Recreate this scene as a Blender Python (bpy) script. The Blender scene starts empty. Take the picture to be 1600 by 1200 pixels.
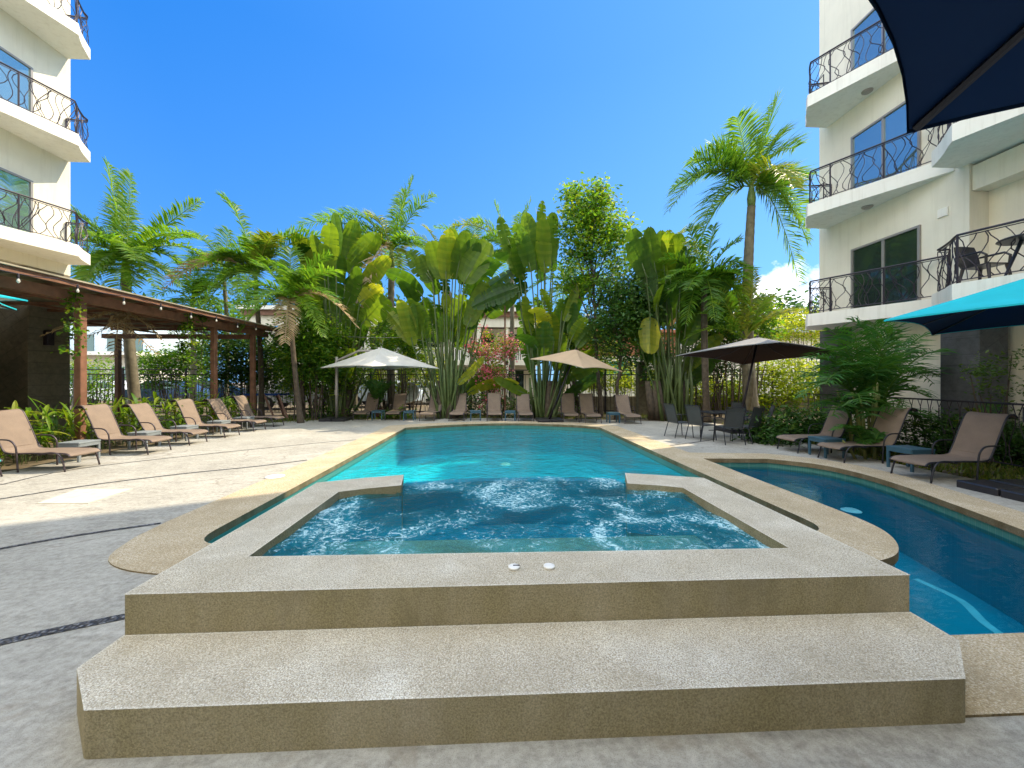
import bpy, math, random
import numpy as np
from mathutils import Vector, Matrix
from mathutils.geometry import tessellate_polygon
random.seed(7); RNG=np.random.default_rng(7)
S=bpy.context.scene; COL=S.collection
PI=math.pi; R=math.radians
F=600.0; H=1.5; TH=math.atan(28/600); CT=math.cos(TH); ST=math.sin(TH)
K=1.17   # final world scale
def W(px,d,py=None,z=None):
    xc=(px-800)/F*d
    if z is None: z=H+(594-py)/F*d if py is not None else 0.0
    return Vector((xc*CT+d*ST,-xc*ST+d*CT,z))
def G(px,py,z=0.0): return W(px,F*(H-z)/(py-594),z=z)
U=random.uniform
# ---------------------------------------------------------------- mesh builder
class MB:
    def __init__(s): s.v=[]; s.f=[]; s.a=[]; s.smooth=False
    def add(s,vs,fs,a=0.5):
        o=len(s.v); s.v.extend([tuple(p) for p in vs]); s.f.extend([tuple(i+o for i in f) for f in fs])
        s.a.extend([a]*len(vs)); return s
    def box(s,x0,x1,y0,y1,z0,z1,rot=0,c=None):
        vs=[(x,y,z) for z in (z0,z1) for x,y in ((x0,y0),(x1,y0),(x1,y1),(x0,y1))]
        if rot:
            c=c or ((x0+x1)/2,(y0+y1)/2); cr,sr=math.cos(rot),math.sin(rot)
            vs=[(c[0]+(x-c[0])*cr-(y-c[1])*sr,c[1]+(x-c[0])*sr+(y-c[1])*cr,z) for x,y,z in vs]
        return s.add(vs,[(3,2,1,0),(4,5,6,7),(0,1,5,4),(1,2,6,5),(2,3,7,6),(3,0,4,7)])
    def bbox(s,x0,x1,y0,y1,z0,z1,b=.01):
        # chamfered box
        P=[(x0+b,y0),(x1-b,y0),(x1,y0+b),(x1,y1-b),(x1-b,y1),(x0+b,y1),(x0,y1-b),(x0,y0+b)]
        Q=[(min(max(x,x0+b),x1-b),min(max(y,y0+b),y1-b)) for x,y in P]
        vs=[(x,y,z0) for x,y in P]+[(x,y,z1-b) for x,y in P]+[(x,y,z1) for x,y in Q]
        fs=[tuple(range(7,-1,-1))]
        for r in (0,8):
            for i in range(8): fs.append((r+i,r+(i+1)%8,r+8+(i+1)%8,r+8+i))
        fs.append((16,18,20,22)) if False else fs.append(tuple(range(16,24)))
        return s.add(vs,fs)
    def tube(s,path,r,n=6,cap=True,a=.5):
        P=[Vector(p) for p in path]; rs=r if isinstance(r,(list,tuple)) else [r]*len(P)
        up=Vector((0,0,1)); vs=[]; fs=[]; prev=None
        for i,p in enumerate(P):
            t=(P[min(i+1,len(P)-1)]-P[max(i-1,0)])
            if t.length<1e-9: t=Vector((0,0,1))
            t.normalize()
            if prev is None:
                ref=up if abs(t.z)<.9 else Vector((1,0,0)); u=t.cross(ref).normalized()
            else:
                u=(prev-t*prev.dot(t))
                u=u.normalized() if u.length>1e-6 else t.cross(up).normalized()
            prev=u; w=t.cross(u)
            for k in range(n):
                q=2*PI*k/n; vs.append(p+(u*math.cos(q)+w*math.sin(q))*rs[i])
        for i in range(len(P)-1):
            for k in range(n): fs.append((i*n+k,i*n+(k+1)%n,(i+1)*n+(k+1)%n,(i+1)*n+k))
        if cap: fs.append(tuple(range(n-1,-1,-1))); fs.append(tuple((len(P)-1)*n+k for k in range(n)))
        return s.add(vs,fs,a)
    def lathe(s,prof,c=(0,0,0),n=16):
        vs=[];fs=[]
        for r,z in prof:
            for k in range(n): vs.append((c[0]+r*math.cos(2*PI*k/n),c[1]+r*math.sin(2*PI*k/n),c[2]+z))
        for i in range(len(prof)-1):
            for k in range(n): fs.append((i*n+k,i*n+(k+1)%n,(i+1)*n+(k+1)%n,(i+1)*n+k))
        fs.append(tuple(range(n-1,-1,-1))); fs.append(tuple((len(prof)-1)*n+k for k in range(n)))
        return s.add(vs,fs)
    def poly(s,outer,holes,z):
        loops=[[Vector((p[0],p[1],0)) for p in l] for l in [outer]+holes]
        vs=[(v.x,v.y,z) for l in loops for v in l]; tr=tessellate_polygon(loops); fs=[]
        for t in tr:
            a,b,c=[Vector(vs[i]) for i in t]
            fs.append(tuple(t) if (b-a).cross(c-a).z>0 else tuple(reversed(t)))
        return s.add(vs,fs)
    def band(s,loop,z0,z1,inward=False,closed=True):
        n=len(loop); vs=[(p[0],p[1],z0) for p in loop]+[(p[0],p[1],z1) for p in loop]; fs=[]
        for i in range(n if closed else n-1):
            j=(i+1)%n; f=(i,j,n+j,n+i); fs.append(f if not inward else f[::-1])
        return s.add(vs,fs)
    def prism(s,loop,z0,z1,b=0):
        n=len(loop); s.poly(loop,[],z1); s.band(loop,z0,z1)
        vs=[(p[0],p[1],z0) for p in loop]; o=MB().poly(loop,[],z0); s.add(o.v,[f[::-1] for f in o.f]); return s
    def sheet(s,rows,a=.5):
        m=len(rows[0]); vs=[p for r in rows for p in r]; fs=[]
        for i in range(len(rows)-1):
            for j in range(m-1): fs.append((i*m+j,i*m+j+1,(i+1)*m+j+1,(i+1)*m+j))
        return s.add(vs,fs,a)
    def xf(s,M):
        s.v=[tuple(M@Vector(p)) for p in s.v]; return s
def smooth_loop(P,n=4,closed=True):
    out=[];N=len(P)
    for i in range(N if closed else N-1):
        g=(lambda k:P[k%N]) if closed else (lambda k:P[min(max(k,0),N-1)])
        a,b,c,d=[Vector(g(i+k)) for k in (-1,0,1,2)]
        for k in range(n):
            t=k/n; out.append(tuple(0.5*((2*b)+(c-a)*t+(2*a-5*b+4*c-d)*t*t+(3*b-a-3*c+d)*t**3)))
    if not closed: out.append(tuple(P[-1]))
    return out
def obj(name,mb,mat,parent=None,kind=None,smooth=False,loc=None):
    me=bpy.data.meshes.new(name); me.from_pydata(mb.v,[],mb.f); me.update()
    a=me.attributes.new('v','FLOAT','POINT'); a.data.foreach_set('value',np.array(mb.a,dtype=np.float32))
    if smooth: me.polygons.foreach_set('use_smooth',[True]*len(me.polygons))
    me.materials.append(mat); o=bpy.data.objects.new(name,me); COL.objects.link(o)
    if parent: o.parent=parent
    if kind: o['kind']=kind
    if loc: o.location=loc
    return o
def tag(o,label,cat,group=None,kind=None):
    o['label']=label; o['category']=cat
    if group: o['group']=group
    if kind: o['kind']=kind
    return o
def thing(name,label,cat,loc=(0,0,0),rz=0,group=None):
    o=bpy.data.objects.new(name,None); COL.objects.link(o); o.location=loc; o.rotation_euler=(0,0,rz)
    o.empty_display_size=.1
    return tag(o,label,cat,group)
def dup(root,loc,rz,label=None,group=None):
    r=root.copy(); COL.objects.link(r); r.location=loc; r.rotation_euler=(0,0,rz)
    if label: r['label']=label
    if group: r['group']=group
    for ch in list(root.children):
        c=ch.copy(); COL.objects.link(c); c.parent=r
        for g in ch.children:
            d=g.copy(); COL.objects.link(d); d.parent=c
    return r
# ---------------------------------------------------------------- materials
class NT:
    def __init__(s,name):
        s.m=bpy.data.materials.new(name); s.m.use_nodes=True; s.t=s.m.node_tree; s.t.nodes.clear()
        s.out=s.n('ShaderNodeOutputMaterial')
    def n(s,t,**kw):
        x=s.t.nodes.new(t)
        for k,v in kw.items():
            if k in x.inputs.keys(): x.inputs[k].default_value=v
            else: setattr(x,k,v)
        return x
    def l(s,a,b): s.t.links.new(a,b)
    def coord(s): return s.n('ShaderNodeTexCoord').outputs['Object']
    def noise(s,scale,detail=4,rough=.55,vec=None,dist=0):
        x=s.n('ShaderNodeTexNoise'); x.inputs['Scale'].default_value=scale; x.inputs['Detail'].default_value=detail
        x.inputs['Roughness'].default_value=rough; x.inputs['Distortion'].default_value=dist
        s.l(vec or s.coord(),x.inputs['Vector']); return x.outputs['Fac']
    def ramp(s,fac,stops,interp='LINEAR'):
        r=s.n('ShaderNodeValToRGB'); e=r.color_ramp.elements; r.color_ramp.interpolation=interp
        while len(e)<len(stops): e.new(.5)
        for q,(p,c) in zip(e,stops): q.position=p; q.color=(*c,1) if len(c)==3 else c
        s.l(fac,r.inputs['Fac']); return r.outputs['Color']
    def mix(s,f,a,b,mode='MIX'):
        x=s.n('ShaderNodeMix',data_type='RGBA',blend_type=mode)
        for v,i in ((f,0),(a,6),(b,7)):
            if hasattr(v,'links'): s.l(v,x.inputs[i])
            else: x.inputs[i].default_value=(*v,1) if isinstance(v,tuple) and len(v)==3 else v
        return x.outputs[2]
    def math(s,op,a,b=0,clamp=False):
        x=s.n('ShaderNodeMath',operation=op,use_clamp=clamp)
        for v,i in ((a,0),(b,1)):
            if hasattr(v,'links'): s.l(v,x.inputs[i])
            else: x.inputs[i].default_value=v
        return x.outputs[0]
    def bump(s,h,strength=.3,dist=.01,normal=None):
        b=s.n('ShaderNodeBump'); b.inputs['Strength'].default_value=strength; b.inputs['Distance'].default_value=dist
        s.l(h,b.inputs['Height'])
        if normal: s.l(normal,b.inputs['Normal'])
        return b.outputs['Normal']
    def pbr(s,col,rough=.6,metal=0,normal=None,spec=.5):
        p=s.n('ShaderNodeBsdfPrincipled')
        if hasattr(col,'links'): s.l(col,p.inputs['Base Color'])
        else: p.inputs['Base Color'].default_value=(*col,1)
        if hasattr(rough,'links'): s.l(rough,p.inputs['Roughness'])
        else: p.inputs['Roughness'].default_value=rough
        p.inputs['Metallic'].default_value=metal; p.inputs['Specular IOR Level'].default_value=spec
        if normal: s.l(normal,p.inputs['Normal'])
        return p.outputs[0]
    def done(s,sh): s.l(sh,s.out.inputs['Surface']); return s.m
def plain(name,c,rough=.5,metal=0,var=.15,scale=8,bump=0):
    m=NT(name); n=m.noise(scale,5)
    col=m.ramp(n,[(.3,tuple(x*(1-var) for x in c)),(.7,tuple(min(1,x*(1+var)) for x in c))])
    return m.done(m.pbr(col,rough,metal,m.bump(m.noise(scale*12,3),bump,.004) if bump else None))
def aggregate(name,dark,mid,light,speck,algae=None,scale=1):
    m=NT(name); v=m.n('ShaderNodeTexVoronoi'); v.inputs['Scale'].default_value=170*scale; m.l(m.coord(),v.inputs['Vector'])
    n1=m.noise(120*scale,4,.7); big=m.noise(1.7,5,.6,dist=.4)
    c=m.ramp(v.outputs['Color'],[(.15,dark),(.5,mid),(.85,light)])
    c=m.mix(.5,c,m.ramp(n1,[(.3,dark),(.7,light)]))
    g=m.n('ShaderNodeNewGeometry'); sx=m.n('ShaderNodeSeparateXYZ'); m.l(g.outputs['Normal'],sx.inputs[0])
    up=m.math('GREATER_THAN',sx.outputs['Z'],.5)
    sn=m.noise(150*scale,3,.7); sm=m.math('MULTIPLY',m.math('GREATER_THAN',m.math('ADD',sn,m.math('MULTIPLY',big,.28)),.70),up)
    c=m.mix(m.math('MULTIPLY',sm,.75),c,speck)
    st=m.noise(3.2,6,.65,dist=.6); c=m.mix(m.ramp(st,[(.4,(0,0,0)),(.75,(.5,.5,.5))]),c,tuple(x*.72 for x in mid))
    if algae:
        ver=m.math('SUBTRACT',1,up); mp=m.n('ShaderNodeMapping'); mp.inputs['Scale'].default_value=(2.2,2.2,.7); m.l(m.coord(),mp.inputs[0])
        an=m.noise(1.3,6,.65,vec=mp.outputs[0]); am=m.math('MULTIPLY',m.ramp(an,[(.3,(.55,.55,.55)),(.62,(1,1,1))]),ver)
        stn=m.ramp(m.noise(1.05,6,.7,dist=.8),[(.50,(0,0,0)),(.68,(.75,.75,.75))])
        algae2=m.mix(stn,algae,tuple(x*.32 for x in algae))
        c=m.mix(am,c,m.mix(m.ramp(n1,[(.35,(0,0,0)),(.65,(1,1,1))]),tuple(x*.5 for x in algae),algae2))
    if algae and scale==1:
        bv=m.n('ShaderNodeBevel',samples=4); bv.inputs['Radius'].default_value=.035
        dp=m.n('ShaderNodeVectorMath',operation='DOT_PRODUCT'); m.l(bv.outputs[0],dp.inputs[0]); m.l(g.outputs['True Normal'],dp.inputs[1])
        ew=m.math('MULTIPLY',m.ramp(dp.outputs['Value'],[(.80,(1,1,1)),(.99,(0,0,0))]),m.ramp(sn,[(.38,(0,0,0)),(.6,(.8,.8,.8))]))
        c=m.mix(m.math('MULTIPLY',ew,up),c,speck)
    h=m.math('ADD',m.math('MULTIPLY',v.outputs['Distance'],-1),n1)
    return m.done(m.pbr(c,.8,0,m.bump(h,.55,.006),.25))
def deck_mat(name,c1,c2,c3):
    m=NT(name); n=m.noise(.8,8,.65,dist=.5); f=m.noise(22,6,.75); mp=m.n('ShaderNodeMapping'); mp.inputs['Scale'].default_value=(1,3,1); mp.inputs['Rotation'].default_value=(0,0,-.4); m.l(m.coord(),mp.inputs[0])
    s=m.noise(3.5,6,.7,vec=mp.outputs[0],dist=.8)
    c=m.ramp(m.mix(.5,n,s),[(.36,c1),(.5,c2),(.64,c3)])
    c=m.mix(.45,c,m.ramp(f,[(.35,c1),(.62,c3)]))
    sp=m.noise(260,2,.7); c=m.mix(m.ramp(sp,[(.56,(0,0,0)),(.62,(.5,.5,.5))]),c,tuple(x*.55 for x in c1))
    dk=m.noise(1.9,7,.7,dist=1.2); c=m.mix(m.ramp(dk,[(.56,(0,0,0)),(.72,(.6,.6,.6))]),c,(.24,.20,.145))
    vo=m.n('ShaderNodeTexVoronoi',feature='DISTANCE_TO_EDGE'); vo.inputs['Scale'].default_value=.42
    wv=m.n('ShaderNodeVectorMath',operation='ADD'); m.l(m.coord(),wv.inputs[0])
    wn=m.n('ShaderNodeTexNoise'); wn.inputs['Scale'].default_value=1.3; m.l(m.coord(),wn.inputs[0]); m.l(wn.outputs['Color'],wv.inputs[1]); m.l(wv.outputs[0],vo.inputs[0])
    cr=m.ramp(vo.outputs['Distance'],[(0,(1,1,1)),(.012,(0,0,0))]); cm=m.math('MULTIPLY',cr,m.math('MULTIPLY',m.math('GREATER_THAN',n,.52),.55))
    c=m.mix(cm,c,(.16,.14,.12))
    return m.done(m.pbr(c,.75,0,m.bump(m.mix(.5,f,sp),.35,.008),.3))
def leaf_mat(name,cs,trans=.45,rough=.42,tcol=None):
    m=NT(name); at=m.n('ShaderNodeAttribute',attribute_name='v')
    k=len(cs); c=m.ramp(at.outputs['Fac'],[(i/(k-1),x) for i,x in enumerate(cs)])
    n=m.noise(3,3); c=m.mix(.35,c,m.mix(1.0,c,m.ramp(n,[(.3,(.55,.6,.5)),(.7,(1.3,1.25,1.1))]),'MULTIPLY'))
    p=m.pbr(c,rough,0,None,.35)
    t=m.n('ShaderNodeBsdfTranslucent'); m.l(m.mix(1.0,c,tcol or (1.9,1.75,.7),'MULTIPLY'),t.inputs['Color'])
    x=m.n('ShaderNodeMixShader'); x.inputs[0].default_value=trans; m.l(p,x.inputs[1]); m.l(t.outputs[0],x.inputs[2])
    return m.done(x.outputs[0])
def cloth(name,c,trans=.3):
    m=NT(name); w=m.n('ShaderNodeTexWave'); w.inputs['Scale'].default_value=90; m.l(m.coord(),w.inputs[0])
    n=m.noise(2.5,5); col=m.ramp(n,[(.3,tuple(x*.86 for x in c)),(.7,c)])
    p=m.pbr(col,.85,0,m.bump(w.outputs['Fac'],.15,.002),.2)
    t=m.n('ShaderNodeBsdfTranslucent'); m.l(col,t.inputs['Color']); x=m.n('ShaderNodeMixShader'); x.inputs[0].default_value=trans
    m.l(p,x.inputs[1]); m.l(t.outputs[0],x.inputs[2]); return m.done(x.outputs[0])
def water_mat(name,tint,scale,strength,foam=False,gloss=1.0):
    m=NT(name); mp=m.n('ShaderNodeMapping'); mp.inputs['Scale'].default_value=(1,1.6,1); m.l(m.coord(),mp.inputs[0])
    n1=m.noise(scale,4,.5,vec=mp.outputs[0],dist=.7); n2=m.noise(scale*.28,2,.5,dist=.3)
    h=m.math('ADD',m.math('MULTIPLY',n1,.5),n2); nm=m.bump(h,strength,.05)
    fr=m.n('ShaderNodeFresnel'); fr.inputs['IOR'].default_value=1.33; m.l(nm,fr.inputs['Normal'])
    fac=m.math('MULTIPLY',fr.outputs[0],gloss,True)
    g=m.n('ShaderNodeBsdfGlossy'); g.inputs['Roughness'].default_value=.015; m.l(nm,g.inputs['Normal'])
    t=m.n('ShaderNodeBsdfTransparent'); t.inputs['Color'].default_value=(*tint,1)
    x=m.n('ShaderNodeMixShader'); m.l(fac,x.inputs[0]); m.l(t.outputs[0],x.inputs[1]); m.l(g.outputs[0],x.inputs[2]); sh=x.outputs[0]
    if foam:
        # churned froth: thresholded, stretched noise kept to drifting patches
        fine=m.noise(16,9,.78,dist=1.6); big=m.noise(1.15,4,.6,dist=1.0)
        bm=m.ramp(big,[(.40,(0,0,0)),(.66,(1,1,1))])
        fm=m.ramp(m.math('ADD',fine,m.math('MULTIPLY',bm,.17)),[(.61,(0,0,0)),(.75,(.85,.85,.85))])
        milky=m.n('ShaderNodeBsdfDiffuse'); milky.inputs['Color'].default_value=(.02,.33,.46,1)
        x1=m.n('ShaderNodeMixShader'); m.l(m.math('ADD',m.math('MULTIPLY',bm,.4),.06),x1.inputs[0]); m.l(sh,x1.inputs[1]); m.l(milky.outputs[0],x1.inputs[2])
        d=m.n('ShaderNodeBsdfDiffuse'); d.inputs['Color'].default_value=(.62,.86,.92,1)
        x2=m.n('ShaderNodeMixShader'); m.l(fm,x2.inputs[0]); m.l(x1.outputs[0],x2.inputs[1]); m.l(d.outputs[0],x2.inputs[2]); sh=x2.outputs[0]
    return m.done(sh)
def tile_mat(name,c1,c2,grout,sc=1):
    m=NT(name); g=m.n('ShaderNodeNewGeometry'); b=m.n('ShaderNodeTexBrick'); b.offset=0; b.inputs['Scale'].default_value=sc*20
    b.inputs['Color1'].default_value=(*c1,1); b.inputs['Color2'].default_value=(*c2,1); b.inputs['Mortar'].default_value=(*grout,1)
    b.inputs['Mortar Size'].default_value=.03; b.inputs['Brick Width'].default_value=.5; b.inputs['Row Height'].default_value=.5
    m.l(m.coord(),b.inputs[0]); c=m.mix(.6,b.outputs[0],m.ramp(m.noise(1.2,5),[(.3,c1),(.7,c2)]))
    return m.done(m.pbr(c,.35,0,None,.4))
def stone_tile(name,c,bw=.6,rh=.3):
    m=NT(name); b=m.n('ShaderNodeTexBrick'); b.inputs['Scale'].default_value=1; b.inputs['Brick Width'].default_value=bw; b.inputs['Row Height'].default_value=rh
    b.inputs['Mortar Size'].default_value=.008; b.inputs['Color1'].default_value=(*c,1); b.inputs['Color2'].default_value=(*[x*.6 for x in c],1); b.inputs['Mortar'].default_value=(*[x*.4 for x in c],1)
    mp=m.n('ShaderNodeMapping'); mp.inputs['Rotation'].default_value=(PI/2,0,0.6); m.l(m.coord(),mp.inputs[0]); m.l(mp.outputs[0],b.inputs[0])
    n=m.noise(9,6,.7); c2=m.mix(.5,b.outputs[0],m.ramp(n,[(.3,tuple(x*.5 for x in c)),(.7,tuple(x*1.5 for x in c))]))
    return m.done(m.pbr(c2,.6,0,m.bump(n,.4,.01)))
M={}
M['spa']=aggregate('washed_stone',(.22,.185,.13),(.47,.405,.295),(.74,.68,.55),(.9,.89,.83),algae=(.36,.31,.175))
M['coping']=aggregate('coping_stone',(.25,.19,.11),(.46,.36,.225),(.62,.52,.36),(.74,.68,.56),algae=(.2,.15,.075),scale=.8)
M['deck']=deck_mat('deck_concrete',(.20,.19,.168),(.37,.36,.32),(.55,.54,.50))
M['soil']=plain('soil',(.13,.10,.06),.9,var=.5,scale=3,bump=.5)
m=NT('drain_pebbles'); vv=m.n('ShaderNodeTexVoronoi'); vv.inputs['Scale'].default_value=48; m.l(m.coord(),vv.inputs[0])
cc=m.mix(m.ramp(vv.outputs['Distance'],[(.2,(0,0,0)),(.6,(1,1,1))]),m.ramp(vv.outputs['Color'],[(.1,(.06,.065,.08)),(.5,(.13,.14,.17)),(.9,(.30,.31,.34))]),(.02,.02,.025))
M['drain']=m.done(m.pbr(cc,.5,0,m.bump(m.math('MULTIPLY',vv.outputs['Distance'],-1),.9,.01)))
M['pool']=tile_mat('pool_tile',(.01,.70,.86),(.02,.78,.92),(.05,.6,.72))
M['pooldeep']=tile_mat('side_pool_tile',(.004,.27,.36),(.008,.33,.43),(.04,.38,.44))
M['spatile']=tile_mat('spa_tile',(.008,.30,.46),(.012,.36,.52),(.03,.34,.46))
M['band']=tile_mat('waterline_tile',(.05,.20,.17),(.08,.26,.22),(.2,.32,.28))
M['seat']=plain('pool_ledge',(.25,.62,.66),.4)
M['water']=water_mat('pool_water',(.45,.98,1.0),6,.9,gloss=1.65)
M['water2']=water_mat('side_pool_water',(.45,.86,.97),7,.22)
M['spawater']=water_mat('spa_water',(.5,.9,.96),11,.7,foam=True)
M['bulb']=plain('bulb_glass',(.55,.53,.47),.15)
M['white']=plain('white_plastic',(.8,.8,.78),.4,var=.05)
def stucco(name,c,st=.2):
    m=NT(name); mp=m.n('ShaderNodeMapping'); mp.inputs['Scale'].default_value=(5,5,.35); m.l(m.coord(),mp.inputs[0])
    s=m.noise(1.6,7,.7,vec=mp.outputs[0]); b=m.noise(1.1,6,.6); f=m.noise(55,4,.7)
    col=m.ramp(b,[(.3,tuple(x*.93 for x in c)),(.7,tuple(min(1,x*1.05) for x in c))])
    col=m.mix(m.ramp(s,[(.5,(0,0,0)),(.8,(st*2.2,)*3)]),col,tuple(x*y for x,y in zip(c,(.55,.52,.45))))
    return m.done(m.pbr(col,.85,0,m.bump(f,.4,.006),.3))
M['cream']=stucco('cream_stucco',(.80,.755,.63),.13)
M['slab']=stucco('white_slab_paint',(.84,.82,.75),.2)
M['iron']=plain('wrought_iron',(.035,.028,.04),.45,metal=.3)
M['alu']=plain('window_frame',(.32,.30,.28),.4,metal=.3,var=.05)
def glassm(n,c,r=.03):
    m=NT(n); nz=m.noise(1.6,2); return m.done(m.pbr(c,r,.75,m.bump(nz,.05,.02),.8))
M['glass']=glassm('tinted_glass',(.30,.46,.50))
M['darkglass']=glassm('dark_glass',(.08,.12,.11),.05)
M['stone']=stone_tile('dark_stone',(.10,.105,.115))
M['stoneL']=stone_tile('brown_stone',(.19,.165,.12),.5,.25)
M['wood']=plain('brown_timber',(.21,.10,.06),.55,var=.3,scale=5,bump=.2)
M['panel']=plain('roof_panel',(.30,.27,.20),.7,var=.3,scale=2)
M['frame']=plain('bronze_frame',(.075,.06,.07),.4,metal=.4)
M['framedk']=plain('dark_frame',(.022,.024,.035),.4,metal=.3)
def sling(n,c):
    m=NT(n); b=m.n('ShaderNodeTexChecker'); b.inputs['Scale'].default_value=160; m.l(m.coord(),b.inputs[0])
    b.inputs['Color1'].default_value=(*c,1); b.inputs['Color2'].default_value=(*[x*.6 for x in c],1)
    c2=m.mix(.4,b.outputs[0],m.ramp(m.noise(5,5),[(.3,tuple(x*.75 for x in c)),(.7,tuple(x*1.2 for x in c))]))
    p=m.pbr(c2,.7); t=m.n('ShaderNodeBsdfTranslucent'); m.l(c2,t.inputs[0]); x=m.n('ShaderNodeMixShader'); x.inputs[0].default_value=.12
    m.l(p,x.inputs[1]); m.l(t.outputs[0],x.inputs[2]); return m.done(x.outputs[0])
M['sling']=sling('taupe_sling',(.285,.215,.165)); M['slingteal']=sling('teal_sling',(.05,.42,.42)); M['mesh']=sling('charcoal_mesh',(.07,.08,.085))
M['tablegrey']=plain('grey_resin',(.22,.25,.27),.5,var=.08); M['tablenavy']=plain('navy_resin',(.035,.10,.15),.45,var=.1)
M['blackplastic']=plain('black_plastic',(.02,.02,.026),.35)
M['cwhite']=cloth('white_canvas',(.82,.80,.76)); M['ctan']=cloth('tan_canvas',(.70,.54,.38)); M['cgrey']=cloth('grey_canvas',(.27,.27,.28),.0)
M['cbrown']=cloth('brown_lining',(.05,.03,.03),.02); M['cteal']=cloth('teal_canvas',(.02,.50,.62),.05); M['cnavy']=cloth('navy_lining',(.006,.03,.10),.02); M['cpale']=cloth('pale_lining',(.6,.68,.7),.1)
M['navytop']=cloth('navy_canvas',(.004,.018,.05),.04)
M['trunk']=plain('palm_bark',(.17,.15,.105),.8,var=.35,scale=6,bump=.6)
M['bark']=plain('dark_bark',(.09,.07,.05),.9,var=.4,scale=9,bump=.6)
M['shaft']=plain('crownshaft',(.16,.24,.07),.45,var=.2,scale=4)
M['palm']=leaf_mat('palm_leaf',[(.04,.11,.02),(.08,.20,.025),(.16,.28,.03),(.30,.36,.05)],.55)
M['palmy']=leaf_mat('yellow_palm_leaf',[(.07,.14,.02),(.14,.22,.025),(.24,.27,.04),(.38,.33,.07)])
M['areca']=leaf_mat('areca_leaf',[(.025,.09,.02),(.04,.14,.03),(.07,.18,.03),(.14,.22,.04)],.35)
M['dry']=leaf_mat('dry_frond',[(.30,.21,.11),(.42,.31,.18),(.5,.4,.25)],.25,tcol=(1.1,1,.8))
M['banana']=leaf_mat('paddle_leaf',[(.025,.075,.012),(.06,.13,.016),(.14,.22,.02),(.32,.33,.035)],.58,.33)
M['cane']=plain('palm_cane',(.20,.22,.06),.5,var=.3,scale=5)
M['petiole']=plain('leaf_stalk',(.075,.11,.03),.5,var=.3,scale=5)
M['leaf']=leaf_mat('tree_leaf',[(.035,.10,.015),(.06,.17,.02),(.15,.28,.025),(.32,.36,.03)],.55)
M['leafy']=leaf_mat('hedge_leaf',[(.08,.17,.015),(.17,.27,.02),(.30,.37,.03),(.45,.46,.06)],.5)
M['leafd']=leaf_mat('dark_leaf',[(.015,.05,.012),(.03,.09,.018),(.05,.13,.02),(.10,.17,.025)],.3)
M['strap']=leaf_mat('ginger_leaf',[(.05,.14,.015),(.10,.22,.02),(.17,.28,.025),(.30,.32,.05)],.4)
M['pink']=leaf_mat('bougainvillea_petal',[(.7,.05,.16),(.85,.14,.28),(.9,.28,.34),(.9,.5,.48)],.4,.6,(1.1,1,1))
M['grass']=leaf_mat('grass_blade',[(.05,.11,.01),(.12,.17,.02),(.2,.2,.05)],.3)
# ================================================================ POOLS AND GROUND
def rnd(P,idx,r,n=6):
    """round the corners listed in idx"""
    out=[];N=len(P)
    for i,p in enumerate(P):
        if i not in idx: out.append(p); continue
        a,b,c=[Vector(P[(i+k)%N]) for k in (-1,0,1)]
        u=(a-b).normalized()*min(r,(a-b).length*.45); w=(c-b).normalized()*min(r,(c-b).length*.45)
        for k in range(n+1):
            t=k/n; out.append(tuple((b+u)*(1-t)**2+b*2*t*(1-t)+(b+w)*t*t))
    return out
PM=[(-2.77,3.6),(3.33,3.6),(3.33,11.95)]+[(x,12.12+1.12*(1-((x-.3)/3.1)**2)) for x in (2.9,2.2,1.5,.8,.1,-.6,-1.3,-2.0,-2.5)]+[(-2.77,12.2)]
PM=rnd(PM,(0,1),.35)
PS=[(2.30,2.12),(3.1,2.12),(3.8,2.16),(4.5,2.42),(4.95,2.9),(5.2,3.45),(5.36,3.9),(5.55,4.5),(5.78,5.3),(5.84,6.05),(5.66,6.6),(5.18,7.03),(3.97,7.12)]
PS=PS[:1]+smooth_loop(PS[1:12],4,False)+[PS[12]]+smooth_loop([(3.95,5.3),(3.94,4.3),(3.90,3.78),(3.76,3.45),(3.5,3.17),(3.2,3.03),(2.8,2.96)],4,False)+[(2.30,2.95)]
CO=[(-1.7,2.3),(1.9,1.8),(1.95,1.61)]+smooth_loop([(2.8,1.61),(3.6,1.64),(4.4,1.85),(5.2,2.35),(5.65,3.0),(5.85,3.7),(6.05,4.4),(6.27,5.2),(6.38,6.1),(6.15,6.95),(5.5,7.55)],4,False)+[(4.01,7.72),(3.99,12.3)]
CO+=[(x,12.72+1.2*(1-((x-.3)/3.7)**2)) for x in (3.3,2.6,1.8,1,.2,-.6,-1.4,-2.1,-2.9)]+[(-3.44,12.75),(-3.44,4.2)]+smooth_loop([(-3.40,3.8),(-3.25,3.4),(-2.95,3.18),(-2.5,3.06),(-1.85,2.95)],4,False)
def bevelled_slab(outer,holes,z,h,lip=.03):
    mb=MB(); mb.poly(outer,holes,z); return mb
coping=MB(); coping.poly(CO,[PM,PS],.012)
for l in (PM,PS): coping.band(l,-.065,.012,inward=True)
coping.band(CO,-.05,.012)
co=obj('pool_coping',coping,M['coping'],kind='structure')
bm_=co.modifiers.new('b','BEVEL'); bm_.width=.014; bm_.segments=3; bm_.limit_method='ANGLE'; bm_.angle_limit=R(50)
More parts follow.
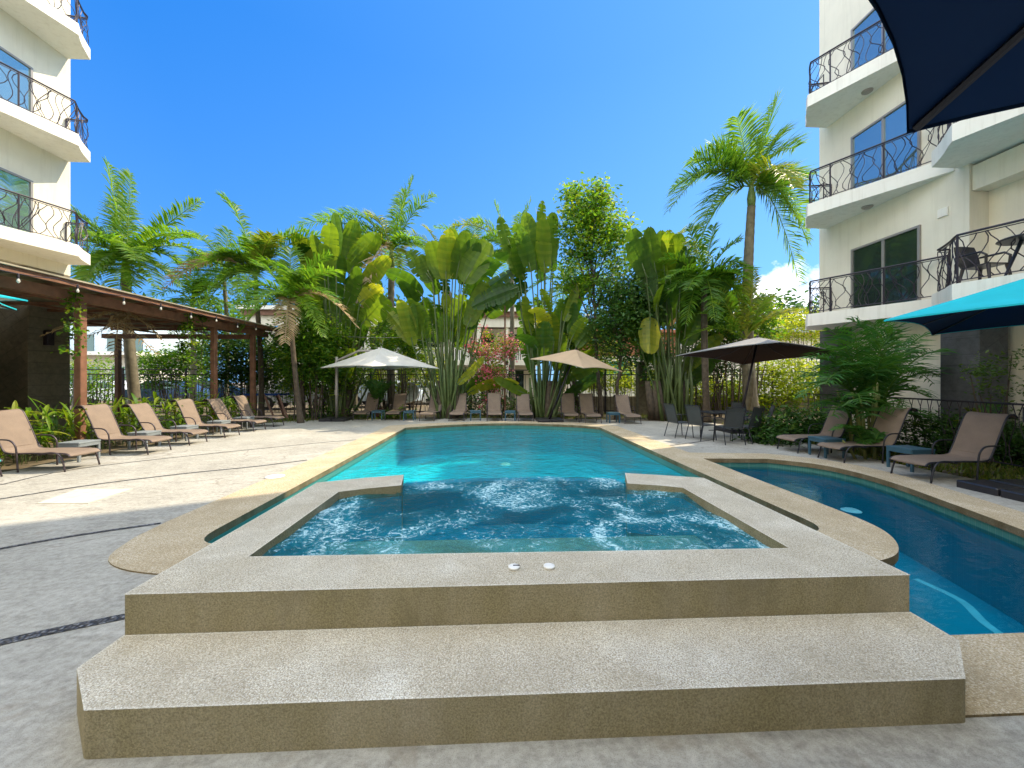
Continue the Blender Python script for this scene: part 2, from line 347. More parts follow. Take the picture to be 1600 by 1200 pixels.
# deck, garden soil
DK=[(-8.0,-8),(8.3,-8),(8.3,2.0),(7.6,3.4),(7.3,5),(7.2,7.0),(7.5,9.0),(7.9,11.5),(7.6,13.2),(5.2,14.0),(3.5,14.6),(0,15.2),(-4,15.0),(-7.3,14.6),(-8.0,13.8)]
deck=MB(); deck.poly(DK,[CO],0); deck.band(DK,-.06,0); obj('concrete_deck',deck,M['deck'],kind='structure')
gd=MB(); gd.poly([(-150,-150),(150,-150),(150,250),(-150,250)],[DK],-.03); obj('ground',gd,M['soil'],kind='structure')
def offset(loop,d):
    n=len(loop); out=[]
    for i in range(n):
        a,b,c=[Vector(loop[(i+k)%n]) for k in (-1,0,1)]
        t=((b-a).normalized()+(c-b).normalized()); t=t.normalized() if t.length>1e-6 else Vector((1,0))
        out.append((b.x+t.y*d,b.y-t.x*d))
    return out
def pool(name,loop,zf,m,wl):
    o=offset(loop,.025)
    w=MB(); w.band(o,zf,-.19,inward=True); w.poly(o,[],zf); obj(name+'_basin',w,M[m],kind='structure')
    b=MB(); b.band(offset(loop,.022),-.19,-.063,inward=True); obj(name+'_waterline',b,M['band'],kind='structure')
    s=MB(); s.poly(offset(loop,.018),[],wl); return s
sm=pool('pool',PM,-.95,'pool',-.16); obj('pool_water',sm,M['water'],kind='structure')
ss=pool('side_pool',PS,-.95,'pooldeep',-.15); obj('side_pool_water',ss,M['water2'],kind='structure')
# ledges on the side pool floor
lg=MB()
P1=[G(1430,905,-.6),G(1500,938,-.6),G(1540,975,-.6),G(1600,1010,-.6),G(1700,1030,-.6)]
PP=smooth_loop([(p.x,p.y) for p in P1],4,False); rows=[[],[]]
for i,p in enumerate(PP):
    a=Vector(PP[max(i-1,0)]); b=Vector(PP[min(i+1,len(PP)-1)]); t=(b-a).normalized(); rows[0].append((p[0]+t.y*.035,p[1]-t.x*.035,-.596)); rows[1].append((p[0]-t.y*.035,p[1]+t.x*.035,-.596))
lg.sheet(rows[::-1]); bn=MB(); Q=PP+[(PP[-1][0],2.0),(2.33,2.0),(2.33,PP[0][1])]
bn.prism(Q[::-1],-1.0,-.60); obj('pool_step',bn,M['pooldeep'],kind='structure')
obj('pool_ledge',lg,M['seat'],kind='structure')
# ---- spa (raised) ----
SO=[(-1.90,2.06),(2.35,2.06),(2.36,4.22)]
arc=lambda x,y0,y1: y0+(y1-y0)*(1-((x-.25)/2.15)**2)
SO+=[(x,arc(x,4.18,4.66)) for x in (1.95,1.55)]+[(1.42,4.03)]   # right stub end
SI_R=[(1.72,3.93),(1.93,3.86),(1.93,2.43)]
SI_L=[(-1.53,2.47),(-1.53,3.88),(-1.3,3.97)]
ring=SO+SI_R[0:0]
RP=SO+[(1.72,3.94),(1.93,3.84),(1.93,2.43),(-1.53,2.47),(-1.53,3.86),(-1.28,3.97),(-.97,4.07),(-1.05,4.52),(-1.45,4.40),(-1.90,4.22)]
sp=thing('spa','raised stone spa in front of the pool, spilling over into it','spa',(0,0,0))
w=MB(); w.prism(RP,-1.2,.40); o=obj('spa_wall',w,M['spa'],sp)
def bev(o,wd,seg=3):
    b=o.modifiers.new('b','BEVEL'); b.width=wd; b.segments=seg; b.limit_method='ANGLE'; b.angle_limit=R(40)
bev(o,.014)
weir=MB(); WA=[(x,arc(x,4.18,4.66)-.02) for x in np.linspace(-1.03,1.52,14)]; WI=[(x,y-.12) for x,y in WA[::-1]]
weir.prism([tuple(p) for p in WA]+[tuple(p) for p in WI],-1.2,.318); obj('spill_edge',weir,M['spatile'],sp)
fl=MB(); fl.prism([(-1.52,2.44),(1.92,2.41),(1.92,3.9)]+[(x,arc(x,4.18,4.66)-.10) for x in np.linspace(1.5,-1.0,12)]+[(-1.52,3.9)],-1.19,-.20); obj('spa_floor',fl,M['spatile'],sp)
ln=MB(); ln.band([(1.415,4.02),(1.72,3.934),(1.924,3.834),(1.924,2.436),(-1.524,2.476),(-1.524,3.854),(-1.28,3.962),(-.965,4.06)],-.12,.29,closed=False); obj('spa_lining',ln,M['spatile'],sp)
# seat bench with pale edge stripes
sb=MB(); sb.tube([(-1.42,2.75,-.08),(-1.1,2.9,-.08),(-.95,2.6,-.08)],.025); sb.tube([(-.62,2.5,-.1),(-.35,3.3,-.1)],.03); obj('bench_edge',sb,M['white'],sp)
ws=MB(); NX,NY=150,100
def wz(x,y):
    return .333+.007*math.sin(5*x+3*math.sin(2.1*y+x))+.006*math.sin(9*y+2.5*math.sin(3*x))+.004*math.sin(17*x-13*y)*math.sin(4*x+5*y)
rows=[]
for j in range(NY+1):
    r=[]
    for i in range(NX+1):
        x=-1.56+3.52*i/NX; yt=arc(x,4.18,4.66)-.03; 
        if x<-1.0 or x>1.45: yt=4.02
        y=2.40+(yt-2.40)*j/NY; r.append((x,y,wz(x,y)))
    rows.append(r)
ws.sheet(rows); obj('spa_water',ws,M['spawater'],smooth=True,kind='structure')
# falling sheet over the weir
st=MB(); LS=[(-1.62,1.595),(2.06,1.585),(2.33,1.82),(2.345,2.058),(-1.895,2.058),(-1.89,1.83)]
st.prism(LS,-.02,.194); o=obj('step',st,M['spa'],sp); bev(o,.014)
for i,(px,py) in enumerate(((803,888),(858,887))):
    p=G(px,py,.40); c=MB().lathe([(.030,0),(.034,.006),(.033,.012),(.024,.016),(0.001,.016)],(0,0,0),20)
    o=obj('suction_cap',c,M['white'],loc=(p.x,p.y,.401)); tag(o,['round white cap on the spa ledge, left one of the pair, with a slot','round white cap on the spa ledge, right one of the pair, smooth'][i],'cap','white caps on the spa ledge')
    if i==0:
        s=MB().box(-.005,.034,-.004,.004,.0155,.0185); obj('slot',s,M['iron'],o)
p=G(430,745,.012); tag(obj('skimmer_lid',MB().lathe([(.13,0),(.135,.006),(.125,.012),(.001,.013)],n=24),M['white'],loc=(p.x,p.y,.013)),'round white skimmer lid set in the left pool coping','lid')
# floating light discs just under the surface
for px,py,lab in ((790,725,'pale round lamp disc under the water of the main pool'),(1330,797,'pale round lamp disc under the water of the side pool')):
    p=G(px,py,-.2); tag(obj('pool_lamp',MB().lathe([(.10,0),(.11,.01),(.07,.03),(.001,.03)],n=18),M['white'],loc=(p.x,p.y,-.215)),lab,'pool lamp','pool lamps')
# drains / joints laid over the deck
def strip(name,pts,wd,z,mat,lab,cat='drain',group='drain channels in the deck'):
    P=[G(*q) for q in pts]; P=[(p.x,p.y) for p in smooth_loop([(a.x,a.y) for a in P],3,False)] if False else smooth_loop([(a.x,a.y) for a in P],4,False)
    rows=[[],[]]
    for i,p in enumerate(P):
        a=Vector(P[max(i-1,0)]); b=Vector(P[min(i+1,len(P)-1)]); t=(b-a).normalized(); nx,ny=-t.y,t.x
        rows[0].append((p[0]-nx*wd/2,p[1]-ny*wd/2,z)); rows[1].append((p[0]+nx*wd/2,p[1]+ny*wd/2,z))
    m=MB().sheet(rows); o=obj(name,m,mat)
    return tag(o,lab,cat,group)
strip('drain_channel',[(-120,1036),(0,1005),(100,983),(200,963)],.075,.005,M['drain'],'pebbled drain strip in the shaded deck beside the raised spa')
strip('drain_channel',[(-60,872),(0,858),(120,837),(251,818)],.05,.005,M['drain'],'dark drain strip ending at the rounded corner of the left coping')
strip('drain_channel',[(-60,788),(0,780),(150,757),(290,740),(400,729),(480,719)],.045,.005,M['drain'],'dark drain strip crossing the sunny deck behind the pale square slab')
strip('drain_channel',[(0,758),(120,733),(300,712),(500,692),(600,684)],.03,.005,M['drain'],'thin joint line nearest the row of taupe loungers')
strip('drain_channel',[(1040,697),(1080,692),(1115,687)],.05,.005,M['drain'],'short dark drain strip on the deck beside the dining chairs')
q=[G(*a) for a in ((58,787),(138,787),(208,764),(120,765))]
o=obj('inlaid_slab',MB().prism([(p.x,p.y) for p in q],-.01,.007),plain('pale_slab',(.60,.56,.45),.7,var=.12,scale=9)); tag(o,'pale cream square slab set into the sunny deck','paving slab')

# ================================================================ BUILDINGS
def railing(parent,path,z,h,dark=True,seed=0,closed=True):
    rn=random.Random(seed); P=[Vector((p[0],p[1])) for p in path]
    L=[0]
    for a,b in zip(P,P[1:]): L.append(L[-1]+(b-a).length)
    tot=L[-1]
    def at(s):
        s=min(max(s,0),tot)
        for i in range(len(P)-1):
            if s<=L[i+1]+1e-9:
                t=(s-L[i])/max(L[i+1]-L[i],1e-9); q=P[i].lerp(P[i+1],t); return q
        return P[-1]
    g=bpy.data.objects.new('railing',None); COL.objects.link(g); g.parent=parent
    top=MB(); q=[at(tot*k/40) for k in range(41)]
    top.tube([(a.x,a.y,z+h) for a in q],.020,6); obj('handrail',top,M['iron'],g)
    low=MB(); low.tube([(a.x,a.y,z+.06) for a in q],.010,5); low.tube([(a.x,a.y,z+h-.04) for a in q],.009,5); obj('lower_rail',low,M['iron'],g)
    po=MB()
    for k in range(5):
        a=at(tot*k/4); po.tube([(a.x,a.y,z),(a.x,a.y,z+h)],.018,6)
    obj('post',po,M['iron'],g)
    bars=MB(); n=int(tot/.145)
    for k in range(n):
        s0=(k+.5)*tot/n; A=rn.uniform(.05,.12)*rn.choice((-1,1)); ph=rn.uniform(-.5,.5); fr=rn.choice((1,1,1.25)); dr=rn.uniform(-.07,.07)
        pts=[]
        for j in range(9):
            t=j/8; s=s0+A*math.sin(2*PI*fr*t+ph)+dr*(t-.5); a=at(s); pts.append((a.x,a.y,z+.06+(h-.1)*t))
        bars.tube(pts,.0075,4)
    # a few bars arching sideways into their neighbours
    for k in range(max(1,n//4)):
        s0=rn.uniform(.2,tot-.2); w=rn.uniform(.2,.34)*rn.choice((-1,1)); pts=[]
        for j in range(9):
            t=j/8; a=at(s0+w*math.sin(PI*.5*t)*1.2); pts.append((a.x,a.y,z+.06+(h-.1)*(t if w>0 else 1-t)*1))
        bars.tube(pts,.0075,4)
    obj('baluster',bars,M['iron'],g)
def window(parent,X,y0,y1,z0,z1,side,glass='glass',frame='alu',name='window'):
    """sliding door in a wall whose outer face is x=X, looking to side (-1 or +1)"""
    s=side; f=MB(); t=.05
    def bx(a,b,c,d,e,g,m): m.box(min(a,b),max(a,b),c,d,e,g)
    o=bpy.data.objects.new(name,None); COL.objects.link(o); o.parent=parent
    ym=(y0+y1)/2
    bx(X-.03*s,X+.045*s,y0-t,y0,z0-.01,z1+t,f); bx(X-.03*s,X+.045*s,y1,y1+t,z0-.01,z1+t,f); bx(X-.03*s,X+.043*s,y0,y1,z1,z1+t,f); bx(X-.03*s,X+.043*s,y0,y1,z0-.03,z0+.03,f)
    bx(X-.03*s,X+.030*s,ym-.03,ym+.03,z0+.03,z1,f); obj('frame',f,M[frame],o)
    for a,b,d in ((y0,ym-.03,.006),(ym+.03,y1,.012)):
        p=MB(); bx(X-.02*s,X+d*s,a,b,z0+.03,z1,p); obj('pane',p,M[glass],o)
def balcony(parent,outline,zb,h,rail_path,seed,thick=.32,lamp=None):
    g=bpy.data.objects.new('balcony',None); COL.objects.link(g); g.parent=parent
    sl=MB().prism(outline,zb,zb+thick); o=obj('slab',sl,M['slab'],g)
    gg=railing(g,rail_path,zb+thick,h,seed=seed) if False else None
    return g
def flat_railing(bal,path,z,h,seed):
    # railing pieces as sub-parts of the balcony
    rn=random.Random(seed); P=[Vector((p[0],p[1])) for p in path]; L=[0]
    for a,b in zip(P,P[1:]): L.append(L[-1]+(b-a).length)
    tot=L[-1]
    def at(s):
        s=min(max(s,0),tot)
        for i in range(len(P)-1):
            if s<=L[i+1]+1e-9: return P[i].lerp(P[i+1],(s-L[i])/max(L[i+1]-L[i],1e-9))
        return P[-1]
    q=[at(tot*k/40) for k in range(41)]
    obj('handrail',MB().tube([(a.x,a.y,z+h) for a in q],.021,6),M['iron'],bal)
    low=MB(); low.tube([(a.x,a.y,z+.06) for a in q],.011,5); low.tube([(a.x,a.y,z+h-.045) for a in q],.010,5); obj('rail',low,M['iron'],bal)
    np_=5
    for k in range(np_):
        a=at(tot*k/(np_-1)); obj('post',MB().tube([(a.x,a.y,z),(a.x,a.y,z+h)],.018,6),M['iron'],bal)
    bars=MB(); n=int(tot/.135)
    for k in range(n):
        s0=(k+.5)*tot/n; A=rn.uniform(.05,.12)*rn.choice((-1,1)); ph=rn.uniform(-.5,.5); fr=rn.choice((1,1,1.25)); dr=rn.uniform(-.07,.07)
        bars.tube([(at(s0+A*math.sin(2*PI*fr*j/8+ph)+dr*(j/8-.5)).x,at(s0+A*math.sin(2*PI*fr*j/8+ph)+dr*(j/8-.5)).y,z+.06+(h-.1)*j/8) for j in range(9)],.0085,4)
    for k in range(max(1,n//4)):
        s0=rn.uniform(.3,tot-.3); w=rn.uniform(.2,.34)*rn.choice((-1,1)); fl=rn.random()<.5
        bars.tube([(at(s0+w*math.sin(PI*.5*j/8)).x,at(s0+w*math.sin(PI*.5*j/8)).y,z+.06+(h-.1)*((1-j/8) if fl else j/8)) for j in range(9)],.0085,4)
    obj('railing',bars,M['iron'],bal)
# ---- right building ----
RX=9.66
rb=thing('hotel_building','cream hotel wing on the right with bowed balconies over dark stone pillars','building',(0,0,0))
w=MB(); w.box(RX,24,7.37,10.98,3.05,21); w.box(RX+.42,24,-16,7.37,3.05,21); w.box(RX+.4,24,-16,10.7,-.03,3.05); w.box(-26,RX+.35,-20,-10,-.03,15); obj('wall',w,M['cream'],rb)  # last box: unseen wing added behind the camera to darken upright faces
b=MB(); b.box(RX+.05,RX+.43,-16,7.36,5.35,5.85); b.box(RX+.05,RX+.43,-16,7.36,8.3,8.75); b.box(RX-.0,RX+.43,-16,7.36,11.3,11.8); obj('beam',b,M['cream'],rb)
for (y0,y1,x0) in ((6.95,7.6,RX-.35),(10.35,10.95,RX-.02),(2.6,3.3,RX-.35)):
    obj('pillar',MB().bbox(x0,x0+.6,y0,y1,-.03,3.04 if x0<9.5 else 2.95),M['stone'],rb)
far=smooth_loop([(9.01,10.72),(8.88,10.52),(8.66,10.28),(8.50,10.08),(8.40,9.92)],4,False)+[(8.56,9.62),(8.86,9.07),(9.16,8.52),(9.44,8.0),(9.64,7.62)]
near=smooth_loop([(9.05,7.54),(8.90,7.30),(8.72,7.05),(8.55,6.85),(8.44,6.70)],4,False)+[(8.56,6.35),(8.74,5.9),(9.0,5.3),(9.3,4.6),(9.62,3.9),(9.85,3.4)]
def inset(path,d):
    P=[Vector(p) for p in path]; out=[]
    for i in range(len(P)):
        t=(P[min(i+1,len(P)-1)]-P[max(i-1,0)]).normalized(); out.append((P[i].x-t.y*d,P[i].y+t.x*d))
    return out
sd=0
for zb in (2.95,5.90,8.83):
    g=bpy.data.objects.new('balcony',None); COL.objects.link(g); g.parent=rb
    loop=[(RX+.02,10.72)]+far+[(RX+.02,7.62)]
    o=obj('slab',MB().prism(loop[::1],zb,zb+.32),M['slab'],g); 
    pth=[(RX-.02,10.56)]+inset(far,.08)[:-2]+[(RX-.02,7.72)]
    sd+=1; flat_railing(g,pth,zb+.32,.88,sd)
    c=W(1360,9.65); obj('ceiling_lamp',MB().lathe([(.001,-.06),(.07,-.055),(.11,-.03),(.12,0)],(c.x,9.3,zb-.001),16),M['alu'],g)
    # low return rail at the tip
    obj('side_rail',MB().tube([(9.02,10.5,zb+.32),(9.02,10.5,zb+.95),(8.92,10.0,zb+.95),(8.92,10.0,zb+.32)],.014,5),M['iron'],g)
for zb in (2.95,5.90,8.83):
    g=bpy.data.objects.new('balcony',None); COL.objects.link(g); g.parent=rb
    loop=[(RX+.5,7.54)]+near+[(RX+.5,3.4)]
    if zb>8: loop=[(x,y) for x,y in loop]
    obj('slab',MB().prism(loop,zb+.003,zb+.32),M['slab'],g)
    pth=inset(near,.08); sd+=1; flat_railing(g,[(9.3,7.42)]+pth,zb+.32,.9,sd)
window(rb,RX,8.30,9.88,3.30,4.97,-1,'darkglass')
window(rb,RX,8.30,9.88,6.24,8.0,-1); window(rb,RX,8.30,9.88,9.18,10.9,-1); window(rb,RX,9.7,10.25,12.9,14.4,-1)
for zb in (3.30,6.24): window(rb,RX+.42,4.4,6.1,zb,zb+1.75,-1,'darkglass')
obj('wall_box',MB().bbox(RX-.03,RX+.01,7.72,7.92,5.02,5.2),M['slab'],rb)
# ground floor terrace rail of the right building
rl=thing('terrace_rail','black iron rail along the terrace at the foot of the right building','railing',(0,0,0))
tp=[(8.7,10.3),(8.75,8.5),(8.55,7.2),(8.3,6.0),(8.1,4.5)]
obj('handrail',MB().tube([(x,y,1.12) for x,y in tp],.018,6),M['iron'],rl); obj('rail',MB().tube([(x,y,.15) for x,y in tp],.012,6),M['iron'],rl)
bb=MB(); q=smooth_loop(tp,12,False)
for i,(x,y) in enumerate(q): 
    A=U(.03,.07)*(-1)**i; bb.tube([(x,y+A*math.sin(j/6*2*PI),.15+.97*j/6) for j in range(7)],.008,4)
obj('baluster',bb,M['iron'],rl)
# ---- left building ----
LX=-12.19
lb=thing('hotel_building','cream hotel wing on the left with bowed balconies above the brown pergola','building',(0,0,0))
w=MB(); w.box(-26,LX,-6,11.64,4.5,20); w.box(-26,LX-.8,-6,11.2,-.03,4.5); obj('wall',w,M['cream'],lb)
lf=smooth_loop([(-11.58,11.58),(-11.44,11.32),(-11.26,11.02),(-11.06,10.76)],4,False)+[(-11.2,10.3),(-11.38,9.7),(-11.6,9.0),(-11.85,8.2),(-12.1,7.4)]
for zb in (4.80,7.75,10.70,13.65):
    g=bpy.data.objects.new('balcony',None); COL.objects.link(g); g.parent=lb
    loop=([(LX-.02,11.58)]+lf+[(LX-.02,7.4)])[::-1]
    obj('slab',MB().prism(loop,zb,zb+.3),M['slab'],g)
    ip=[(x-.09 if i>2 else x-.05,y) for i,(x,y) in enumerate(lf)]
    sd+=1; flat_railing(g,[(LX+.03,11.5)]+ip,zb+.3,.88,sd)
    obj('ceiling_lamp',MB().lathe([(.001,-.06),(.07,-.055),(.11,-.03),(.12,0)],(-11.75,9.55,zb-.001),16),M['alu'],g)
for z0,z1 in ((5.12,6.70),(8.07,9.68),(11.02,12.6)): window(lb,LX,8.4,10.66,z0,z1,1)
obj('pillar',MB().bbox(LX-.95,LX+.02,10.62,11.62,-.03,4.49),M['stoneL'],lb)
obj('pillar',MB().bbox(LX-.55,LX+.0,9.3,9.9,-.03,4.49),M['stone'],lb)
window(lb,LX-.8,7.6,9.0,.5,2.9,1,'darkglass','iron'); 
o=obj('wall_lamp',MB().bbox(LX+.02,LX+.14,10.95,11.12,2.45,2.85),M['iron'],lb)
# ---- pergola ----
pg=thing('pergola','long brown timber pergola with lean-to roof beside the left building','pergola',(0,0,0))
for (x,y) in ((-8.8,4.6),(-8.8,8.6),(-8.8,12.5),(-8.8,14.45),(-13.5,14.45),(-13.5,12.3)):
    obj('post',MB().bbox(x-.07,x+.07,y-.07,y+.07,-.03,3.16),M['wood'],pg)
bm=MB(); bm.box(-8.88,-8.73,1,15.3,3.16,3.36); obj('eave_beam',bm,M['wood'],pg)
bm=MB(); bm.box(-14.0,-8.9,14.37,14.53,3.0,3.16); obj('end_beam',bm,M['wood'],pg)
obj('fascia',MB().box(-8.34,-8.30,1,15.5,3.36,3.46),M['wood'],pg)
for y in np.arange(2.2,15.5,.98):
    x0=-12.1 if y<11.7 else -14.2; obj('rafter',MB().box(x0,-8.34,y-.035,y+.035,3.36,3.43),M['wood'],pg)
for x in (-9.9,-11.1,-13.0):
    obj('purlin',MB().box(x-.03,x+.03,1 if x>-12.1 else 11.8,15.4,3.30,3.358),M['wood'],pg)
rf=MB(); rf.box(-12.15,-8.25,1,11.66,3.462,3.49); rf.box(-14.3,-8.25,11.66,15.55,3.464,3.492); obj('roof',rf,M['panel'],pg)
# string lights
def cord(pts,sag=.08,n=8):
    out=[]
    for a,b in zip(pts,pts[1:]):
        a=Vector(a);b=Vector(b)
        for k in range(n): t=k/n; q=a.lerp(b,t); q.z-=sag*4*t*(1-t); out.append(q)
    out.append(Vector(pts[-1])); return out
sl=thing('string_lights','festoon cord with clear bulbs hung along the pergola eave','string lights',(0,0,0))
pts=[(-8.24,3+1.55*k,3.42) for k in range(9)]
obj('cord',MB().tube(cord(pts),.008,4),M['iron'],sl)
for k in range(12):
    y=4.2+.95*k; z=3.34-(.05 if k%2 else 0); 
    o=obj('bulb',MB().lathe([(.001,-.11),(.018,-.10),(.025,-.075),(.016,-.04),(.012,-.03),(.012,.03)],(-8.24,y,z),10),M['bulb'],sl)
    obj('socket',MB().lathe([(.017,-.03),(.019,.0),(.014,.05),(.006,.06)],(-8.24,y,z),8),M['iron'],o)
cb=MB(); a=Vector((-8.24,15.4,3.42)); cb.tube(cord([a,W(640,15.5,527),W(760,15.8,548),W(1000,15.5,560)],.1),.007,4)
tag(obj('cable',cb,M['alu']),'thin cable strung from the pergola end across the palms','cable')
cb=MB(); cb.tube(cord([W(1150,14,470),W(1262,11,441)],.1),.007,4); tag(obj('cable',cb,M['alu']),'thin cable running from the trees to the right balcony','cable')
# ================================================================ BEHIND THE GARDEN
bh=thing('rear_building','two-storey cream building with brown fascia and railed upper gallery behind the palms','building',(0,0,0))
def W2(px,d,py=None,z=None): return W(px,d,py,z)
yB=27
w=MB(); w.box(-16.5,2.9,yB+1.5,yB+8,-.03,5.3); obj('wall',w,M['cream'],bh)
obj('fascia',MB().box(-17,3.4,yB-.4,yB+8.5,5.9,6.25),M['wood'],bh); obj('roof',MB().box(-17.2,3.6,yB-.6,yB+8.6,6.25,6.5),M['slab'],bh)
obj('parapet',MB().box(-16.8,3.2,yB-.2,yB-.05,5.2,5.9),M['cream'],bh)
obj('gallery_floor',MB().box(-16.8,3.2,yB-.1,yB+1.5,2.55,2.85),M['cream'],bh)
for k in range(11):
    x=-16.5+k*1.93; obj('column',MB().box(x-.14,x+.14,yB-.1,yB+.15,-.03,5.2),M['cream'],bh)
rr=MB()
for k in range(150): x=-16.4+k*.13; rr.box(x-.03,x+.03,yB-.04,yB,2.85,3.7)
rr.box(-16.6,3.0,yB-.05,yB+.01,3.7,3.78); obj('railing',rr,M['slab'],bh,)
for k in range(9):
    x=-15.9+k*2.1; o=obj('window',MB().box(x,x+1.2,yB+1.46,yB+1.5,3.0,4.9),M['darkglass'],bh); o=obj('doorway',MB().box(x,x+1.3,yB+1.46,yB+1.5,0,2.2),M['darkglass'],bh)
wh=thing('white_house','sunlit white house with low roof seen through the pergola posts','house',(0,0,0))
c=W(150,30)
w=MB(); w.box(c.x-6,c.x+4.5,30,36,-.03,3.3); obj('wall',w,M['slab'],wh); obj('roof',MB().box(c.x-6.6,c.x+5.2,28.6,36.5,3.3,3.55),M['slab'],wh)
for k in range(5): obj('window',MB().box(c.x-5+k*1.9,c.x-4+k*1.9,29.95,29.999,1.1,2.5),M['darkglass'],wh)
w2=thing('white_house','white two-storey house block with pale blue upper wall behind the left palms','house',(0,0,0))
w=MB(); w.box(c.x-13,c.x-1,38,44,-.03,7); obj('wall',w,plain('pale_blue_paint',(.55,.66,.74),.8),w2); obj('roof',MB().box(c.x-13.5,c.x-.5,37.5,44.5,7,7.3),M['slab'],w2)
for k in range(5): obj('window',MB().box(c.x-12+k*2.2,c.x-11+k*2.2,37.95,37.999,4.2,5.8),M['darkglass'],w2)
brick=plain('terracotta_paint',(.42,.16,.09),.8); rh=thing('red_house','terracotta red house with pale upper floor beyond the tan parasol','house',(0,0,0))
c=W(985,24); w=MB(); w.box(c.x-3.2,c.x+3.4,24,30,-.03,3.0); obj('wall',w,M['cream'],rh); obj('upper_wall',MB().box(c.x-2.0,c.x+3.2,24.1,29.8,3.0,4.5),brick,rh)
obj('roof',MB().box(c.x-3.6,c.x+3.8,23.6,30.4,4.5,4.68),brick,rh)
for k in range(3): obj('window',MB().box(c.x-2.6+k*1.9,c.x-1.7+k*1.9,23.95,23.999,1.0,2.1),M['darkglass'],rh)
tp=MB(); a,b,c_,d_=W(938,19.5,563),W(978,19.5,566),W(985,20.5,578),W(940,20.5,577)
rows=[[a.lerp(b,t/6)+Vector((0,0,-.05*math.sin(t)))for t in range(7)],[d_.lerp(c_,t/6)+Vector((0,0,-.07*math.sin(t*1.3)-.25)) for t in range(7)]]
tag(obj('tarpaulin',tp.sheet(rows),M['cteal']),'turquoise tarpaulin stretched in front of the red house','tarpaulin')
rg=thing('garden_house','low grey-roofed house behind the small palm on the right','house',(0,0,0)); c=W(1225,27)
obj('wall',MB().box(c.x-4,c.x+5,27,33,-.03,4.9),M['cream'],rg); obj('roof',MB().box(c.x-4.5,c.x+5.5,26.4,33.5,4.9,5.25),plain('grey_sheet',(.42,.47,.5),.5),rg); obj('fascia',MB().box(c.x-4.55,c.x+5.55,26.35,26.4,4.72,4.9),brick,rg)
# grey gate post, low stone wall
for px,lab in ((1002,'tall grey concrete gate post beside the pool garden'),):
    p=W(px,16.8); o=thing('gate_post',lab,'post',(p.x,p.y,-.03)); obj('shaft',MB().bbox(-.19,.19,-.19,.19,0,2.25),M['trunk'],o); obj('cap',MB().bbox(-.24,.24,-.24,.24,2.25,2.33),M['trunk'],o); obj('box',MB().bbox(-.22,.22,-.22,.22,2.6,3.75),brick,o); obj('bracket',MB().box(-.05,.05,-.05,.05,2.33,2.6),M['iron'],o)
lw=MB(); a=W(880,17.6); b_=W(1300,17.2); lw.box(a.x,b_.x,17.4,17.65,-.03,.75); o=obj('stone_wall',lw,stone_tile('rubble_stone',(.40,.35,.24),.35,.16)); tag(o,'low beige stone wall behind the right-hand far loungers','wall')
# iron fence
fe=thing('iron_fence','black iron fence with thin bars running behind the far loungers','fence',(0,17.1,0))
x0,x1=-21,13
for z in (1.95,1.75,.12): obj('rail',MB().box(x0,x1,-.018,.018,z-.02,z+.02),M['iron'],fe)
bars=MB()
for k in range(int((x1-x0)/.16)): x=x0+k*.16; bars.box(x-.008,x+.008,-.008,.008,.14,1.73)
obj('bars',bars,M['iron'],fe)
for k in range(14): x=x0+k*2.6; obj('post',MB().box(x-.035,x+.035,-.035,.035,-.03,2.02),M['iron'],fe)
# ================================================================ FOLIAGE
def bez(a,b,c,t): return a*(1-t)**2+b*2*t*(1-t)+c*t*t
UP=Vector((0,0,1))
def frond_mb(P0,P1,P2,n=34,ll=.55,lw=.028,hang=.35,rs=None,v=.45,ragged=.15):
    """pinnate palm frond: rachis and folded rows of leaflets"""
    mb=MB(); rs=rs or random
    L=(P1-P0).length+(P2-P1).length
    mb.tube([bez(P0,P1,P2,i/8) for i in range(9)],[.022*(1-i/9)+.005 for i in range(9)],4,a=.75)
    T0=(P2-P0).normalized(); side=T0.cross(UP)
    if side.length<.15: side=Vector((1,0,0)).cross(T0)
    side.normalize(); roll=rs.uniform(-.5,.5)
    for i in range(n):
        t=.12+.88*(i+.5)/n; p=bez(P0,P1,P2,t); tg=(bez(P0,P1,P2,min(1,t+.02))-bez(P0,P1,P2,t-.02)).normalized()
        sd=(side-tg*side.dot(tg)).normalized(); up=sd.cross(tg).normalized()
        l=ll*(.35+.65*math.sin(PI*min(1,(t-.05)*1.02))**.6)*(1 if t<.85 else 1-(t-.85)*2.2)
        for s in (-1,1):
            if rs.random()<.04: continue
            q=l*rs.uniform(1-ragged,1+ragged); a=rs.uniform(-.14,.14)
            d=(sd*s*math.cos(roll*s*.4)+up*(.30+math.sin(roll*s)*.3+rs.uniform(-.30,.30))+tg*(.32+t*.55+a)).normalized()
            p1=p+d*q*.5; d2=(d+Vector((0,0,-hang*rs.uniform(.6,1.7)))).normalized(); p2=p1+d2*q*.5
            wv=tg.cross(d); wv=(tg*.75+wv*rs.uniform(-.5,.5)).normalized()*lw*rs.uniform(.8,1.2)
            c=v+rs.uniform(-.22,.25); 
            mb.add([p-wv*.4,p+wv*.4,p1+wv,p1-wv,p2],[(0,1,2,3),(3,2,4)],min(1,max(0,c)))
    return mb
def trunk_mb(base,top,r0,r1,n=16,bend=.15,rs=random,rings=True):
    P=[];Rr=[];k=int((top-base).length/.12)+2; k=min(max(k,8),50)
    off=Vector((rs.uniform(-bend,bend),rs.uniform(-bend,bend),0))
    for i in range(k):
        t=i/(k-1); P.append(base.lerp(top,t)+off*math.sin(PI*t)); Rr.append((r0+(r1-r0)*t)*(1+(.05 if i%2 else 0)*(1 if rings else 0))*(1+.35*max(0,.12-t)/.12))
    return MB().tube(P,Rr,10)
